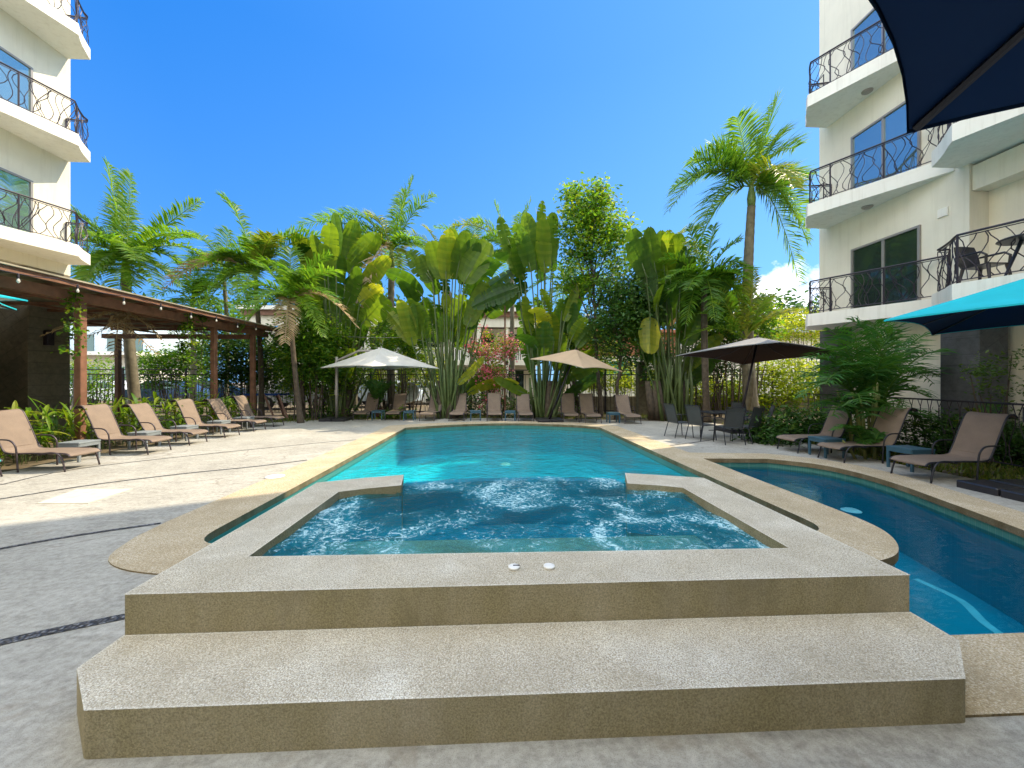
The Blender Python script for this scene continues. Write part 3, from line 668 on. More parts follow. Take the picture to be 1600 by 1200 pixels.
def palm(crown,d,ground_px,label,fr,ll=.5,r0=.15,r1=.09,mat='palm',shaft=True,group='palms behind the pool',name='palm_tree',extra=0,seed=1,v=.45,dz=0,rand_len=2.2,n=36,lw=.028,hang=.35,cat='palm tree',trunk='trunk'):
    rs=random.Random(seed)
    top=W(crown[0],d,crown[1]); b=W(ground_px,d); b.z=-.03
    root=thing(name,label,cat,(b.x,b.y,b.z),0,group); rel=-Vector((b.x,b.y,b.z))
    t2=top-UP*(.75 if shaft else 0)
    obj('trunk',trunk_mb(Vector((0,0,0)),t2+rel,r0,r1,rs=rs),M[trunk],root,smooth=True)
    if shaft:
        obj('crownshaft',MB().tube([t2+rel,t2+rel+UP*.3,top+rel+UP*.05],[r1*.95,r1*1.12,r1*.55],10),M['shaft'],root,smooth=True)
    T=top+rel
    ex=W(crown[0]+100,d,crown[1])-W(crown[0],d,crown[1]); rt=ex.normalized()
    dp=Vector((ST,CT,0))
    for i,f in enumerate(fr):
        dx,dy=f[0],f[1]; dep=f[2] if len(f)>2 else rs.uniform(-1,1); bul=f[3] if len(f)>3 else .28; fm=f[4] if len(f)>4 else mat
        tip=T+rt*(dx/F*d)+UP*(-dy/F*d)+dp*dep; L=(tip-T).length
        c=T.lerp(tip,.45)+UP*L*bul
        obj('frond',frond_mb(T+Vector((rs.uniform(-.04,.04),rs.uniform(-.04,.04),0)),c,tip,n,ll,lw,hang,rs,v),M[fm],root)
    for i in range(extra):
        a=rs.uniform(0,2*PI); e=rs.uniform(-.5,1.1); L=rand_len*rs.uniform(.75,1.1)
        dr=Vector((math.cos(a),math.sin(a),0)); tip=T+dr*L*math.cos(e)*.9+UP*L*math.sin(e)*.75-UP*.25*L; c=T+dr*L*.4*math.cos(e)+UP*L*(.25+.4*max(0,math.sin(e)))
        obj('frond',frond_mb(T,c,tip,n,ll,lw,hang,rs,v),M[mat],root)
    return root
P_='palms behind the pool'
palm((197,408),15.5,214,'palm with bright star-shaped crown rising just behind the brown pergola',
 [(-22,-150,-.2,.02),(-12,-148,.5,.05),(90,-108,.8,.08),(118,-32,-.4,.35),(132,0,.6,.42),(-75,-78,-.8,.2),(-95,-55,.5,.3),(-80,20,.4,.45),(-55,60,-.6,.5),(-8,95,-1.6,.5),(40,80,-1.3,.5),(75,48,-.8,.5),(15,60,-2.0,.5),(60,-60,1.5,.2),(-50,-110,1,.15)],ll=.78,r0=.2,r1=.15,seed=3,v=.5,n=62,lw=.036,group=P_,extra=6,rand_len=2.6)
palm((400,430),15,408,'palm with one long frond arching up left, yellow at its centre',
 [(-48,-118,-.2,.42),(70,-75,.3,.35),(95,-70,.6,.3),(-100,-15,.2,.42),(-125,25,-.5,.5,'dry'),(-110,45,.3,.5),(75,10,-1,.4),(95,60,-.5,.5),(-60,75,-1,.5),(20,60,-1.5,.5),(-20,-60,1,.2),(45,-50,-.8,.25,'palmy'),(10,-70,.5,.1,'palmy')],ll=.68,seed=5,n=54,lw=.032,extra=7,trunk='bark',r0=.1,r1=.08)
palm((612,392),17,612,'tall grey-trunked palm with pale drooping and upright fronds between two paddle-leaf clumps',
 [(32,-118,.2,.12),(68,-78,-.5,.25),(15,-110,.8,.1),(-40,-60,.5,.45,'palmy'),(-75,-55,-.3,.42),(-125,-55,.4,.35),(-135,-35,-.4,.32),(-55,25,-.9,.6,'palmy'),(30,50,-1,.5,'palmy'),(60,10,-1,.5),(-20,60,-1.3,.6,'dry')],ll=.78,r0=.17,r1=.13,seed=8,n=56,lw=.032,extra=3)
palm((452,470),13.5,470,'shorter bushy palm with brown-tipped fronds beside the pergola corner',
 [(-60,-60,.2,.3),(60,-75,.2,.25),(85,-40,-.4,.35),(90,10,-.8,.4),(70,60,-.8,.45),(-70,0,.2,.4),(-60,50,-.5,.45),(20,70,-1,.5,'dry'),(-10,-90,.5,.1),(105,40,0,.5,'dry'),(-85,40,-.3,.5)],ll=.6,seed=9,n=46,shaft=False,r0=.09,r1=.07,extra=8,rand_len=2,trunk='bark')
palm((800,400),19,802,'slim palm with fine upright spear fronds showing between the paddle leaves',
 [(30,-88,0,.05),(15,-72,.4,.05),(-28,-86,.2,.05),(-60,-60,.3,.3),(-95,-42,-.2,.42,'palmy'),(50,-55,.5,.2),(-45,-20,-.5,.4),(60,20,-.5,.5)],ll=.75,r0=.13,r1=.1,seed=11,n=50,extra=4)
palm((690,400),19.5,768,'thin brown-trunked palm behind the bougainvillea with orange-tinged crown',
 [(-65,-35,0,.3,'palmy'),(-30,-50,.3,.25,'palmy'),(65,-30,.2,.35,'palmy'),(30,-45,-.4,.2),(-80,10,-.4,.5,'dry'),(55,25,-.4,.5)],ll=.5,r0=.1,r1=.08,seed=12,n=36)
palm((1174,292),14.6,1174,'tallest palm with thick pale trunk and wide crown beside the right hotel wing',
 [(34,-130,-.2,.05),(-118,-2,.3,.5),(-30,-100,-.3,.12),(58,-92,.4,.25),(78,-68,.3,.35),(-50,-75,.6,.3),(-95,-40,-.1,.36),(-133,42,-.3,.62),(95,-18,.4,.22),(115,-30,1.0,.2),(102,60,.3,.45),(72,150,-.1,.52),(60,100,-.9,.6),(-88,72,-.4,.6),(-60,60,.8,.5),(10,40,-1.9,.6,'palmy'),(-25,-80,.9,.2)],ll=1.02,r0=.26,r1=.14,seed=14,n=80,lw=.026,hang=.32,extra=1,rand_len=2.4)
palm((1165,530),13.6,1162,'small bright fan-like palm just behind the grey parasol',
 [(-20,-108,0,.05,'palmy'),(15,-112,.2,.05,'palmy'),(38,-70,.2,.1),(-48,-80,.1,.15,'palmy'),(0,-100,-.5,.05,'palmy'),(-72,-40,0,.3),(75,-45,.2,.3,'palmy'),(105,-35,0,.4,'palmy'),(60,-75,.6,.2,'palmy'),(-90,0,.3,.4)],ll=.5,r0=.1,r1=.1,shaft=False,seed=15,n=34,v=.5)
palm((1100,440),14,1105,'bushy green palm crown merging with the rightmost paddle-leaf clump',
 [(-25,-85,0,.15),(20,-90,.2,.1),(50,-60,-.3,.3),(-65,-35,.2,.4),(70,-10,-.4,.45),(-60,20,-.5,.5),(50,50,-.8,.5),(-10,70,-1.2,.5),(-40,70,-.6,.5),(80,50,.2,.5)],ll=.6,seed=16,n=44,shaft=False,r0=.12,r1=.1,v=.35,extra=8,rand_len=2,trunk='bark')
palm((300,470),18,300,'dense background palm filling the gap above the pergola roof',
 [(-60,-60,0,.3),(0,-80,.3,.1),(60,-50,.2,.3),(80,0,-.3,.5),(-80,10,0,.5),(-50,50,-.6,.5),(40,60,-.6,.5),(95,-20,.5,.4),(0,60,-1,.5)],ll=.65,seed=17,n=44,v=.35,extra=5,rand_len=2.4)
palm((130,420),19,120,'background palm half hidden by the corner of the left building',
 [(-30,-90,0,.1),(40,-70,.3,.3),(70,-20,.2,.45),(80,40,-.3,.5),(-40,-40,.3,.3),(30,70,-.7,.5),(10,-85,.4,.1),(-50,30,0,.5)],ll=.6,seed=18,n=36,v=.3)
palm((740,395),20,735,'background palm crown between the two middle paddle-leaf fans',[(-60,-40,0,.3),(0,-55,.3,.1),(55,-40,.2,.3),(80,0,-.3,.5),(-80,10,0,.5),(30,60,-.6,.5)],ll=.7,r0=.1,r1=.08,seed=81,n=44,v=.4,extra=4)
palm((560,395),19.5,556,'background palm crown behind the clump with torn brown leaves',[(-60,-50,0,.3),(10,-45,.3,.1),(65,-40,.2,.3),(80,10,-.3,.5),(-80,10,0,.5)],ll=.7,r0=.1,r1=.08,seed=82,n=44,v=.35,extra=5)
palm((900,450),18.5,896,'background palm crown behind the slender leafy tree',[(-60,-40,0,.3),(0,-60,.3,.1),(55,-40,.2,.3),(75,10,-.3,.5),(-80,10,0,.5)],ll=.7,r0=.1,r1=.08,seed=83,n=44,v=.45,extra=5)
palm((350,415),18.5,352,'background palm crown above the middle of the pergola',[(-50,-50,0,.3),(0,-60,.3,.1),(55,-45,.2,.3),(80,5,-.3,.5),(-80,10,0,.5)],ll=.7,r0=.1,r1=.08,seed=84,n=44,v=.35,extra=6)
palm((1030,400),18.0,1034,'background palm crown behind the dark glossy clump',[(-70,-30,0,.3),(65,-45,.2,.3),(75,10,-.3,.5),(-70,30,0,.5)],ll=.7,r0=.1,r1=.08,seed=85,n=44,v=.45,extra=6,mat='palmy')
# ---- traveller's palms: paddle leaves on long stalks, fanned
def paddle(mb_leaf,mb_pet,B,b,t,w,rs,v,d):
    """B clump foot, b blade foot, t blade tip"""
    ax=t-b; L=ax.length; ax.normalize(); side=ax.cross(Vector((ST,CT,0))); side.normalize(); nrm=side.cross(ax)
    q=rs.uniform(-.75,.75); s2=side*math.cos(q)+nrm*math.sin(q); n2=s2.cross(ax)
    droop=rs.choice((rs.uniform(.02,.08),rs.uniform(.08,.2)))*L; fold=rs.uniform(.12,.42); N=18; rows=[]
    rag=rs.choice((.05,.15,.4)); tear=[rs.random()<rag for _ in range(N+1)]
    for side_ in (-1,1):
        rows=[]
        for i in range(N+1):
            u=i/N; wd=w*.5*(math.sin(PI*min(1,u*.93+.05))**.42)*(1-.08*u)*(1+.05*math.sin(17*u+rs.random()))
            if u>.97: wd*=.35
            c=b+ax*L*u+n2*(-droop*u*u*2)+Vector((0,0,-droop*u**3)); r=[]
            for k in range(4):
                x=k/3; r.append(c+s2*side_*wd*x*math.cos(fold)+n2*(wd*x*math.sin(fold)-.25*wd*x*x)+UP*(-.03*x*wd)+ax*(.06*x*w))
            rows.append(r)
        for i in range(N):
            gap=rs.uniform(.2,.5) if tear[i] else 0
            for k in range(3):
                a,b2,c2,d2=rows[i][k],rows[i][k+1],rows[i+1][k+1],rows[i+1][k]
                if gap and k>0: c2=c2.lerp(b2,gap*k); 
                mb_leaf.add([a,b2,c2,d2],[(0,1,2,3)],min(1,max(0,v+.06*math.sin(i*2.3)+(.02*k))))
    mid=b.lerp(B,.5); mid.z=b.z*.42+B.z*.58; mid=mid+(B-b)*0.06
    pts=[]
    for i in range(9):
        u=i/8; p=bez(B,mid,b,u); pts.append(p)
    mb_pet.tube(pts+[b+ax*L*.9],[.055-.004*i for i in range(9)]+[.006],6)
def traveller(foot_px,d,leaves,label,seed,stalks=10,spread=.5,h=2.2,cat='banana palm'):
    rs=random.Random(seed); Bp=W(foot_px,d); Bp.z=-.03
    root=thing('traveller_palm',label,cat,tuple(Bp),0,"big paddle-leaved clumps behind the far loungers")
    extra=[]
    for l in leaves:
        if len(l)<5 and rs.random()<.6:
            jx,jy=rs.uniform(-16,16),rs.uniform(-4,22); extra.append(((l[0][0]+jx,l[0][1]+jy),(l[1][0]+jx*.7,l[1][1]+jy+6),l[2]*rs.uniform(.8,1.05),rs.uniform(0,.4))+(('dry',) if rs.random()<.13 else ()))
    nm=len(leaves)
    for i,l in enumerate(list(leaves)+extra):
        (tx,ty),(bx,by),w=l[:3]; v=l[3] if len(l)>3 else rs.uniform(.15,.8); dd=d+(rs.uniform(-.55,.55) if i<nm else rs.uniform(.5,1.3))
        t=W(tx,dd+rs.uniform(-.35,.35),ty)-Bp; b=W(bx,dd,by)-Bp; B=Vector((rs.uniform(-.35,.35)*spread+(b.x)*.18,rs.uniform(-.3,.3),0))
        lm,pm=MB(),MB(); paddle(lm,pm,B,b,t,w/F*d*1.2,rs,v,d)
        m='dry' if len(l)>4 else 'banana'
        o=obj('leaf',lm,M[m],root); obj('stalk',pm,M['petiole'],o,smooth=True)
    for i in range(stalks):
        a=rs.uniform(-.5,.5); top=Vector((a*h*.62,rs.uniform(-.4,.4),h*rs.uniform(.7,1.15))); b0=Vector((a*.7*spread*2,rs.uniform(-.25,.25),0))
        obj('stalk',MB().tube([b0,b0.lerp(top,.5)+Vector((a*.1,0,.15)),top],[.08,.06,.03],7),M['petiole'],root,smooth=True)
    for i in range(4):
        x=rs.uniform(-.5,.5)*spread*1.4; obj('stem',MB().tube([(x,rs.uniform(-.2,.2),0),(x*1.2,0,.7),(x*1.35,.05,1.5)],[.17,.14,.09],9),M['bark'],root,smooth=True)
traveller(530,15.6,[((479,360),(505,467),34),((492,365),(507,430),22),((517,342),(512,428),24),((530,332),(525,402),22),((557,345),(540,412),28),((587,358),(545,428),32),((530,397),(507,470),34),((612,400),(565,445),26),((597,442),(562,474),24,.9),((525,460),(517,516),32),((612,457),(565,506),36),((620,480),(590,520),20,.2),((640,530),(600,480),20),((500,475),(508,545),28),((555,470),(545,530),26),((585,480),(560,540),28,.1),((478,420),(500,500),26),((566,415),(541,480),26),((470,440),(505,520),24,.2),((565,420),(552,462),18,.5,'dry'),((590,455),(560,500),16,.3,'dry'),((575,520),(545,550),20,.3,'dry'),((520,540),(520,575),24),((555,545),(540,590),26)],'broad paddle-leaved clump with torn brown leaves behind the white parasol',21,stalks=12)
traveller(700,15.2,[((695,357),(697,437),26),((707,355),(707,437),24),((727,360),(712,437),26),((675,378),(692,437),28),((762,377),(725,442),36),((777,377),(735,464),28,.2),((617,412),(660,462),28),((640,392),(676,440),30),((655,400),(676,437),28),((805,425),(742,462),34,.15),((790,450),(750,484),28,.1),((745,372),(718,440),28),((677,460),(675,506),22),((720,455),(707,512),24),((648,470),(665,530),26),((742,467),(710,530),26),((630,460),(645,540),22),((655,460),(660,530),18),((695,490),(692,535),22),((762,440),(730,510),26),((700,455),(700,520),20),((635,430),(662,500),22,.2),((760,560),(715,600),18,.8),((800,575),(730,615),18,.9)],'rounded fan of paddle leaves in the middle, left of the pink bougainvillea',22,stalks=13)
traveller(850,15.0,[((770,342),(812,434),26),((822,332),(840,422),28),((835,316),(850,392),20),((857,332),(862,412),22),((842,340),(852,427),26),((790,365),(820,437),24),((925,425),(880,457),18),((907,445),(882,502),18),((877,465),(867,517),18),((902,472),(890,522),16),((912,490),(892,532),18),((925,507),(900,542),18),((838,470),(855,522),30,.98),((817,462),(830,522),20),((852,445),(860,492),16),((812,510),(840,545),18),((745,474),(810,448),28,.1),((812,345),(830,425),24),((850,500),(850,560),26),((880,520),(870,580),24),((925,540),(890,575),16),((825,500),(842,570),22),((895,455),(880,515),20),((770,470),(815,455),22,.1),((865,490),(862,550),22),((770,590),(830,620),16),((935,560),(875,600),18)],'tallest upright paddle-leaved clump with a yellow leaf behind the tan parasol',23,stalks=8,h=1.9)
traveller(1050,14.6,[((965,470),(1000,540),30),((1085,540),(1060,600),28),((1000,500),(1030,570),28),((1120,520),(1070,580),26),((985,358),(1010,432),32),((1012,355),(1027,437),32),((1030,360),(1040,437),26),((1052,362),(1058,442),28),((1042,358),(1048,436),24),((1027,440),(1025,487),18),((1105,412),(1075,484),40,.2),((1140,425),(1087,490),34,.3),((1014,550),(1016,495),30,.92),((1075,400),(1057,484),34),((1095,430),(1060,500),34,.2),((1065,385),(1062,455),28),((1000,400),(1022,470),26,.1),((1120,450),(1075,520),30),((1050,430),(1045,500),30),((1075,450),(1060,530),30,.3),((1035,440),(1038,510),26,.1),((1100,470),(1070,540),28)],'dark glossy paddle-leaved clump on tall green canes behind the dining set',24,stalks=12,h=2.2,spread=1.0)
# ---- leaf clouds
def cloud(blobs,n,size,seed=1,v=.45,flat=.5,hang=.0,aspect=.42,clump=14):
    g=np.random.default_rng(seed); V=[];A=[]
    tot=sum(b[3] for b in [(b[0],b[1],b[2],(b[1][0]*b[1][1]*b[1][2])**(2/3)) for b in blobs])
    for c,r,w in blobs:
        k=max(8,int(n*((r[0]*r[1]*r[2])**(2/3))/tot*w)); nc=max(3,k//clump)
        d=g.normal(size=(nc,3)); d/=np.linalg.norm(d,axis=1)[:,None]; rad=g.uniform(.25,1.0,(nc,1))**.45*g.uniform(.75,1.15,(nc,1)); cc=d*rad*np.array(r)
        cv=g.normal(0,.17,nc); idx=g.integers(0,nc,k)
        sp=min(r)*.16+size*.7; p=cc[idx]+g.normal(0,sp,(k,3))*np.array([1,1,.7])+np.array(tuple(c))
        dr=g.normal(size=(k,3)); dr[:,2]=dr[:,2]*flat-hang; dr/=np.linalg.norm(dr,axis=1)[:,None]
        nn=g.normal(size=(k,3))+np.array([0,0,.8]); sd=np.cross(dr,nn); sd/=np.linalg.norm(sd,axis=1)[:,None]+1e-9
        l=size*g.uniform(.6,1.3,(k,1)); w_=l*aspect*.5; nrm=np.cross(sd,dr)
        q=np.stack([p,p+dr*l*.45+sd*w_+nrm*l*.08,p+dr*l,p+dr*l*.45-sd*w_+nrm*l*.08],1)
        V.append(q.reshape(-1,3)); a=np.clip(v+cv[idx]+g.normal(0,.12,k)+(p[:,2]-c[2])/max(r[2],.1)*.08,0,1); A.append(np.repeat(a,4))
    V=np.concatenate(V); A=np.concatenate(A); m=MB(); m.npv=V; m.npa=A; return m
def cobj(name,m,mat,parent=None,off=None,kind=None):
    V=m.npv if off is None else m.npv-np.array(tuple(off)); k=len(V)//4
    me=bpy.data.meshes.new(name); me.vertices.add(len(V)); me.vertices.foreach_set('co',V.astype(np.float32).ravel())
    me.loops.add(k*4); me.loops.foreach_set('vertex_index',np.arange(k*4,dtype=np.int32)); me.polygons.add(k)
    me.polygons.foreach_set('loop_start',np.arange(k,dtype=np.int32)*4); me.update(calc_edges=True)
    a=me.attributes.new('v','FLOAT','POINT'); a.data.foreach_set('value',m.npa.astype(np.float32))
    me.materials.append(mat); o=bpy.data.objects.new(name,me); COL.objects.link(o)
    if parent: o.parent=parent
    if kind: o['kind']=kind
    return o
def B(px,py,d,rp,w=1.0,ry=None,rd=None):
    r=rp/F*d; return (W(px,d,py),(r,rd if rd else r,(ry/F*d if ry else r)),w)
def bush(name,label,cat,foot_px,d,blobs,n,size,mat,seed,group=None,stems=6,v=.45,trunk=None,hang=0,aspect=.42):
    b=W(foot_px,d); b.z=-.03; root=thing(name,label,cat,tuple(b),0,group); rs=random.Random(seed)
    cobj('crown' if trunk else 'foliage',cloud(blobs,n,size,seed,v,hang=hang,aspect=aspect),M[mat],root,b)
    if trunk:
        top=Vector(tuple(blobs[0][0]))-b; m=MB(); P=[Vector((0,0,0)).lerp(top,i/10)+Vector((rs.uniform(-.05,.05),rs.uniform(-.05,.05),0))*(i>0) for i in range(11)]
        m.tube(P,[trunk*(1-.075*i) for i in range(11)],8)
        for bl in blobs:
            e=Vector(tuple(bl[0]))-b; s=P[min(9,max(3,int(10*min(1,e.z/top.z)*.75)))]
            m.tube([s,s.lerp(e,.5)+Vector((0,0,.08)),e],[trunk*.42,trunk*.28,trunk*.1],5)
            for k in range(3):
                e2=e+Vector((rs.uniform(-1,1)*bl[1][0],rs.uniform(-1,1)*bl[1][1],rs.uniform(-.6,1)*bl[1][2])); m.tube([s.lerp(e,.6),e2],[trunk*.2,.006],4)
        obj('trunk',m,M['bark'],root)
    elif stems:
        m=MB()
        for k in range(stems):
            bl=rs.choice(blobs); e=Vector(tuple(bl[0]))-b+Vector((rs.uniform(-1,1)*bl[1][0]*.6,rs.uniform(-.5,.5)*bl[1][1],rs.uniform(-.5,.6)*bl[1][2])); s=Vector((e.x*.55+rs.uniform(-.1,.1),rs.uniform(-.15,.15),0))
            m.tube([s,s.lerp(e,.5)+Vector((rs.uniform(-.08,.08),0,.1)),e],[.025,.018,.006],5)
        obj('stem',m,M['bark'],root)
    return root
bush('slender_tree','slender leafy tree with thin bare trunk and airy crown, left of the dark glossy clump','tree',940,15.4,
 [B(918,318,15.4,32),B(900,352,15.2,28),B(938,345,15.6,34),B(890,300,15.5,14,.8),B(930,300,15.3,16,.8),B(958,370,15.5,26),B(925,385,15.2,30,.8),B(900,395,15.4,20,.7),B(968,405,15.6,20,.7),B(890,430,15,22,.6),B(915,445,15.2,20,.5),B(950,430,15.5,18,.5)],9500,.19,'leaf',31,trunk=.09,v=.55,hang=.3)
bush('leafy_tree','dark leafy tree with dense low crown hanging over the tan parasol side','tree',962,14.9,
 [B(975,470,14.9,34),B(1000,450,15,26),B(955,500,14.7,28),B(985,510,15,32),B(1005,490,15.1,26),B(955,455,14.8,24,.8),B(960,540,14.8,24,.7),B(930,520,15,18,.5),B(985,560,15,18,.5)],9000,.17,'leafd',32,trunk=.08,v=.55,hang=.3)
bg='hedge and shrubs behind the fence'
def hedge(px0,px1,py,ry,d,label,seed,mat='leafy',size=.16,n=7000,v=.5,foot=None):
    k=max(2,int((px1-px0)/35)); rs=random.Random(seed)
    return bush('hedge',label,'hedge',(px0+px1)/2,d,[B(px0+(px1-px0)*(i+.5)/k,py+rs.uniform(-12,12),d+rs.uniform(-.4,.4),26,1,ry,.6) for i in range(k)],n,size,mat,seed,None,18,v)
hedge(1040,1180,618,34,17.8,'sunlit yellow-green hedge behind the dining chairs',41)
hedge(1180,1330,600,50,18.2,'sunlit yellow-green hedge right of the dining set',42,n=9500)
hedge(905,1040,600,28,18.4,'sparse bright hedge above the low beige stone wall',43,n=3500)
hedge(560,690,580,34,18.0,'bright shrubs showing below the white parasol',44,n=3600,size=.15)
hedge(440,560,575,60,16.0,'tangle of green shrubs beside the pergola end',45,'leaf',n=9000,v=.6)
hedge(225,330,568,32,19,'rounded green shrubs seen between the pergola posts',46,'leaf',n=6000,v=.4)
hedge(100,175,600,40,20,'green shrubs beside the stone pillar behind the first pergola post',47,'leaf',n=2600)
hedge(330,440,560,50,16.5,'shrubs and creepers behind the far pergola posts',48,'leafd',n=7500,v=.6)
hedge(440,520,540,55,14.9,'dense mixed greenery just left of the white parasol mast',61,'leaf',n=6500,v=.45)
hedge(1010,1150,560,50,16.3,'shady greenery between the green canes and the stone wall',62,'leafd',n=5000,v=.6)
hedge(575,665,540,34,16.4,'loose bright greenery behind the white parasol top',63,'leaf',n=2600,v=.6)
hedge(870,960,545,40,16.6,'loose bright greenery behind the tan parasol top',64,'leafy',n=3800,v=.35)
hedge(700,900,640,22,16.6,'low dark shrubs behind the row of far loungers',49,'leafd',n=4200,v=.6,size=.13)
hedge(1090,1210,500,42,16,'leafy mass between the glossy clump and the tall palm trunk',50,'leaf',n=6500,v=.45)
hedge(1190,1300,520,28,20,'pale bright foliage in front of the grey-roofed house',51,'leafy',n=3500,v=.7)
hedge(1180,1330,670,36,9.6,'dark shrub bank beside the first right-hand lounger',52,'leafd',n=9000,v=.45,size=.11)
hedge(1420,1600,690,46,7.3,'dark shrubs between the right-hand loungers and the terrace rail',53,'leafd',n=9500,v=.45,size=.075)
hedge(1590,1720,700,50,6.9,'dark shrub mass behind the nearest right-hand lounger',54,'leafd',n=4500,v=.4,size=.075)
hedge(480,640,655,12,15.3,'low ground plants around the white parasol base',55,'leaf',n=3000,v=.4,size=.11)
# distant tree belt
bt=[B(x,505+14*math.sin(x*.03),48,70,1,34,3) for x in range(120,1300,60)]
o=cobj('distant_trees',cloud(bt,16000,.75,60,.3),M['leafd'],None,None,'stuff'); tag(o,'distant dark green tree belt closing the view behind the houses','trees',kind='stuff')
# bougainvillea
bl=[B(765,560,15.9,26),B(745,545,15.9,16),B(790,540,15.8,18),B(775,590,15.8,22),B(760,520,16,10,.7),B(797,545,15.8,14),B(770,620,15.9,16,.7)]
r_=bush('bougainvillea','pink flowering bougainvillea beside the thin palm trunk','flowering shrub',770,15.9,bl,2600,.13,'leaf',33,stems=12,v=.6)
b=W(770,15.9); b.z=-.03; cobj('flowers',cloud([(c,(r[0]*1.15,r[1],r[2]*1.15),w) for c,r,w in bl],2300,.085,34,.6,aspect=.9,clump=9),M['pink'],r_,b)
tag(obj('red_post',MB().tube([W(789,15.5),W(789,15.5,478)],.035,8),M['wood']),'thin dark red post standing in the pink bougainvillea','post')
# areca clump on the right
def areca(px,d,label,fr,seed,n=30,stems=14,h=1.5,ll=.38,name='areca_palm'):
    rs=random.Random(seed); b=W(px,d); b.z=-.03; root=thing(name,label,'palm',tuple(b),0)
    m=MB()
    for i in range(stems):
        x,y=rs.uniform(-.3,.3),rs.uniform(-.25,.25); obj('cane',MB().tube([(x,y,0),(x*1.3,y*1.3,h*.5),(x*1.9,y*1.9,h*rs.uniform(.7,1.1))],[.028,.024,.018],7),M['cane'],root,smooth=True)
    for f in fr:
        tip=W(f[0],d+f[2],f[1])-b; s=Vector((rs.uniform(-.3,.3)+tip.x*.12,rs.uniform(-.2,.2),h*rs.uniform(.55,1.0) if tip.z>h*.7 else h*.5)); L=(tip-s).length; c=s.lerp(tip,.45)+UP*L*(f[3] if len(f)>3 else .35)
        obj('frond',frond_mb(s,c,tip,n,ll,.019,.45,rs,.45),M[f[4] if len(f)>4 else 'areca'],root)
fr=[(1300,515,.1),(1330,500,.3),(1365,505,-.2,.3),(1400,500,.2,.35),(1440,525,.1,.3),(1470,550,0,.35),(1480,590,.2,.4),(1265,560,0,.35),(1255,590,.2,.45),(1252,620,-.2,.5),(1290,600,-.5,.5),(1330,570,-.7,.4),(1380,560,-.8,.4),(1420,580,-.7,.4),(1450,620,-.4,.45),(1400,640,-.8,.5),(1345,630,-.9,.5),(1300,650,-.5,.5),(1440,655,-.3,.5),(1280,540,.5,.3),(1350,530,.6,.2),(1410,535,.5,.3),(1320,600,.4,.4),(1390,600,.3,.3),(1430,545,.7,.3),(1360,650,-.6,.5),(1270,640,.1,.5),(1460,600,.5,.4),(1310,545,-.4,.4),(1395,520,-.5,.4),(1335,520,-.5,.4),(1285,575,.6,.4),(1370,585,-.6,.5)]
areca(1362,7.9,'large feathery areca palm clump with yellow-green canes between two right-hand loungers',fr,71,stems=18,h=1.5,ll=.5,n=26)
areca(1362,7.25,'few low palm fronds arching over the backrest of the first right-hand lounger',[(1300,672,0,.4),(1330,668,-.1,.4),(1380,672,.1,.4),(1345,700,-.1,.5)],72,stems=3,h=.35,ll=.2,name='young_palm')
areca(1540,7.2,'small palm with yellow-green fronds left of the nearest right-hand lounger',[(1505,660,0,.3,'palmy'),(1525,640,.1,.2,'palmy'),(1555,630,0,.2),(1570,650,.1,.3),(1510,640,.2,.3,'palmy'),(1500,690,-.1,.4)],73,stems=4,h=.5,ll=.24,name='young_palm')
bush('slender_shrub','thin airy shrub in front of the pale wall beside the dark stone pillar','shrub',1560,7.0,[B(1562,570,7,20,.6),B(1585,555,7,16,.5),B(1530,585,7,18,1),B(1575,610,7,18,.4),B(1540,610,7,16,.5),B(1565,640,7,14,.4)],1100,.075,'leafd',74,stems=7,v=.8)
# row of ginger plants behind the left loungers
def strap_plant(loc,label,seed,h=.75,n=26,group='strap-leaved plants along the pergola'):
    rs=random.Random(seed); root=thing('ginger_plant',label,'plant',loc,0,group); lm=MB(); sm=MB()
    for i in range(n):
        a=rs.uniform(0,2*PI); ln=rs.uniform(.35,.62); x,y=rs.uniform(-.35,.35),rs.uniform(-.38,.38); z=h*rs.uniform(.1,.95); lean=rs.uniform(.3,1.1)
        p=Vector((x,y,z)); d=Vector((math.cos(a)*lean,math.sin(a)*lean,rs.uniform(.35,1.2))).normalized(); s=d.cross(UP).normalized(); w=rs.uniform(.022,.042); v=rs.uniform(.1,.95); L=[];Rr=[];C=[]
        for k in range(7):
            t=k/6; q=p+d*ln*t-UP*ln*.55*t*t*lean; ww=w*math.sin(PI*min(1,t*.9+.08))**.7; L.append(q-s*ww); C.append(q-UP*.012); Rr.append(q+s*ww)
        lm.sheet([L,C,Rr],v)
        if i%3==0: sm.tube([(x*.7,y*.7,0),tuple(p)],.008,4)
    obj('leaves',lm,M['strap'],root); obj('stem',sm,M['petiole'],root)
places=['beside the teal chair at the left edge','left of the nearest full lounger','behind the nearest left lounger','between the first two left loungers','left of the second left lounger','behind the second left lounger','between the second and third left loungers','behind the third left lounger','between the third and fourth left loungers','behind the fourth left lounger','between the fourth and fifth left loungers','behind the fifth left lounger','between the last two left loungers','behind the last left lounger','past the last left lounger']
for i,pl in enumerate(places):
    y=5.0+.62*i
    strap_plant((-8.72+U(-.12,.1),y,-.03),'bright green strap-leaved plant '+pl,100+i,h=U(.75,1.0),n=46)
# second row, deeper in the bed
for i in range(9):
    strap_plant((-9.45+U(-.1,.1),5.3+1.0*i,-.03),'bright strap-leaved plant in the back row under the pergola eave',140+i,h=U(.8,1.1),n=34,group='back row of strap-leaved plants under the pergola')
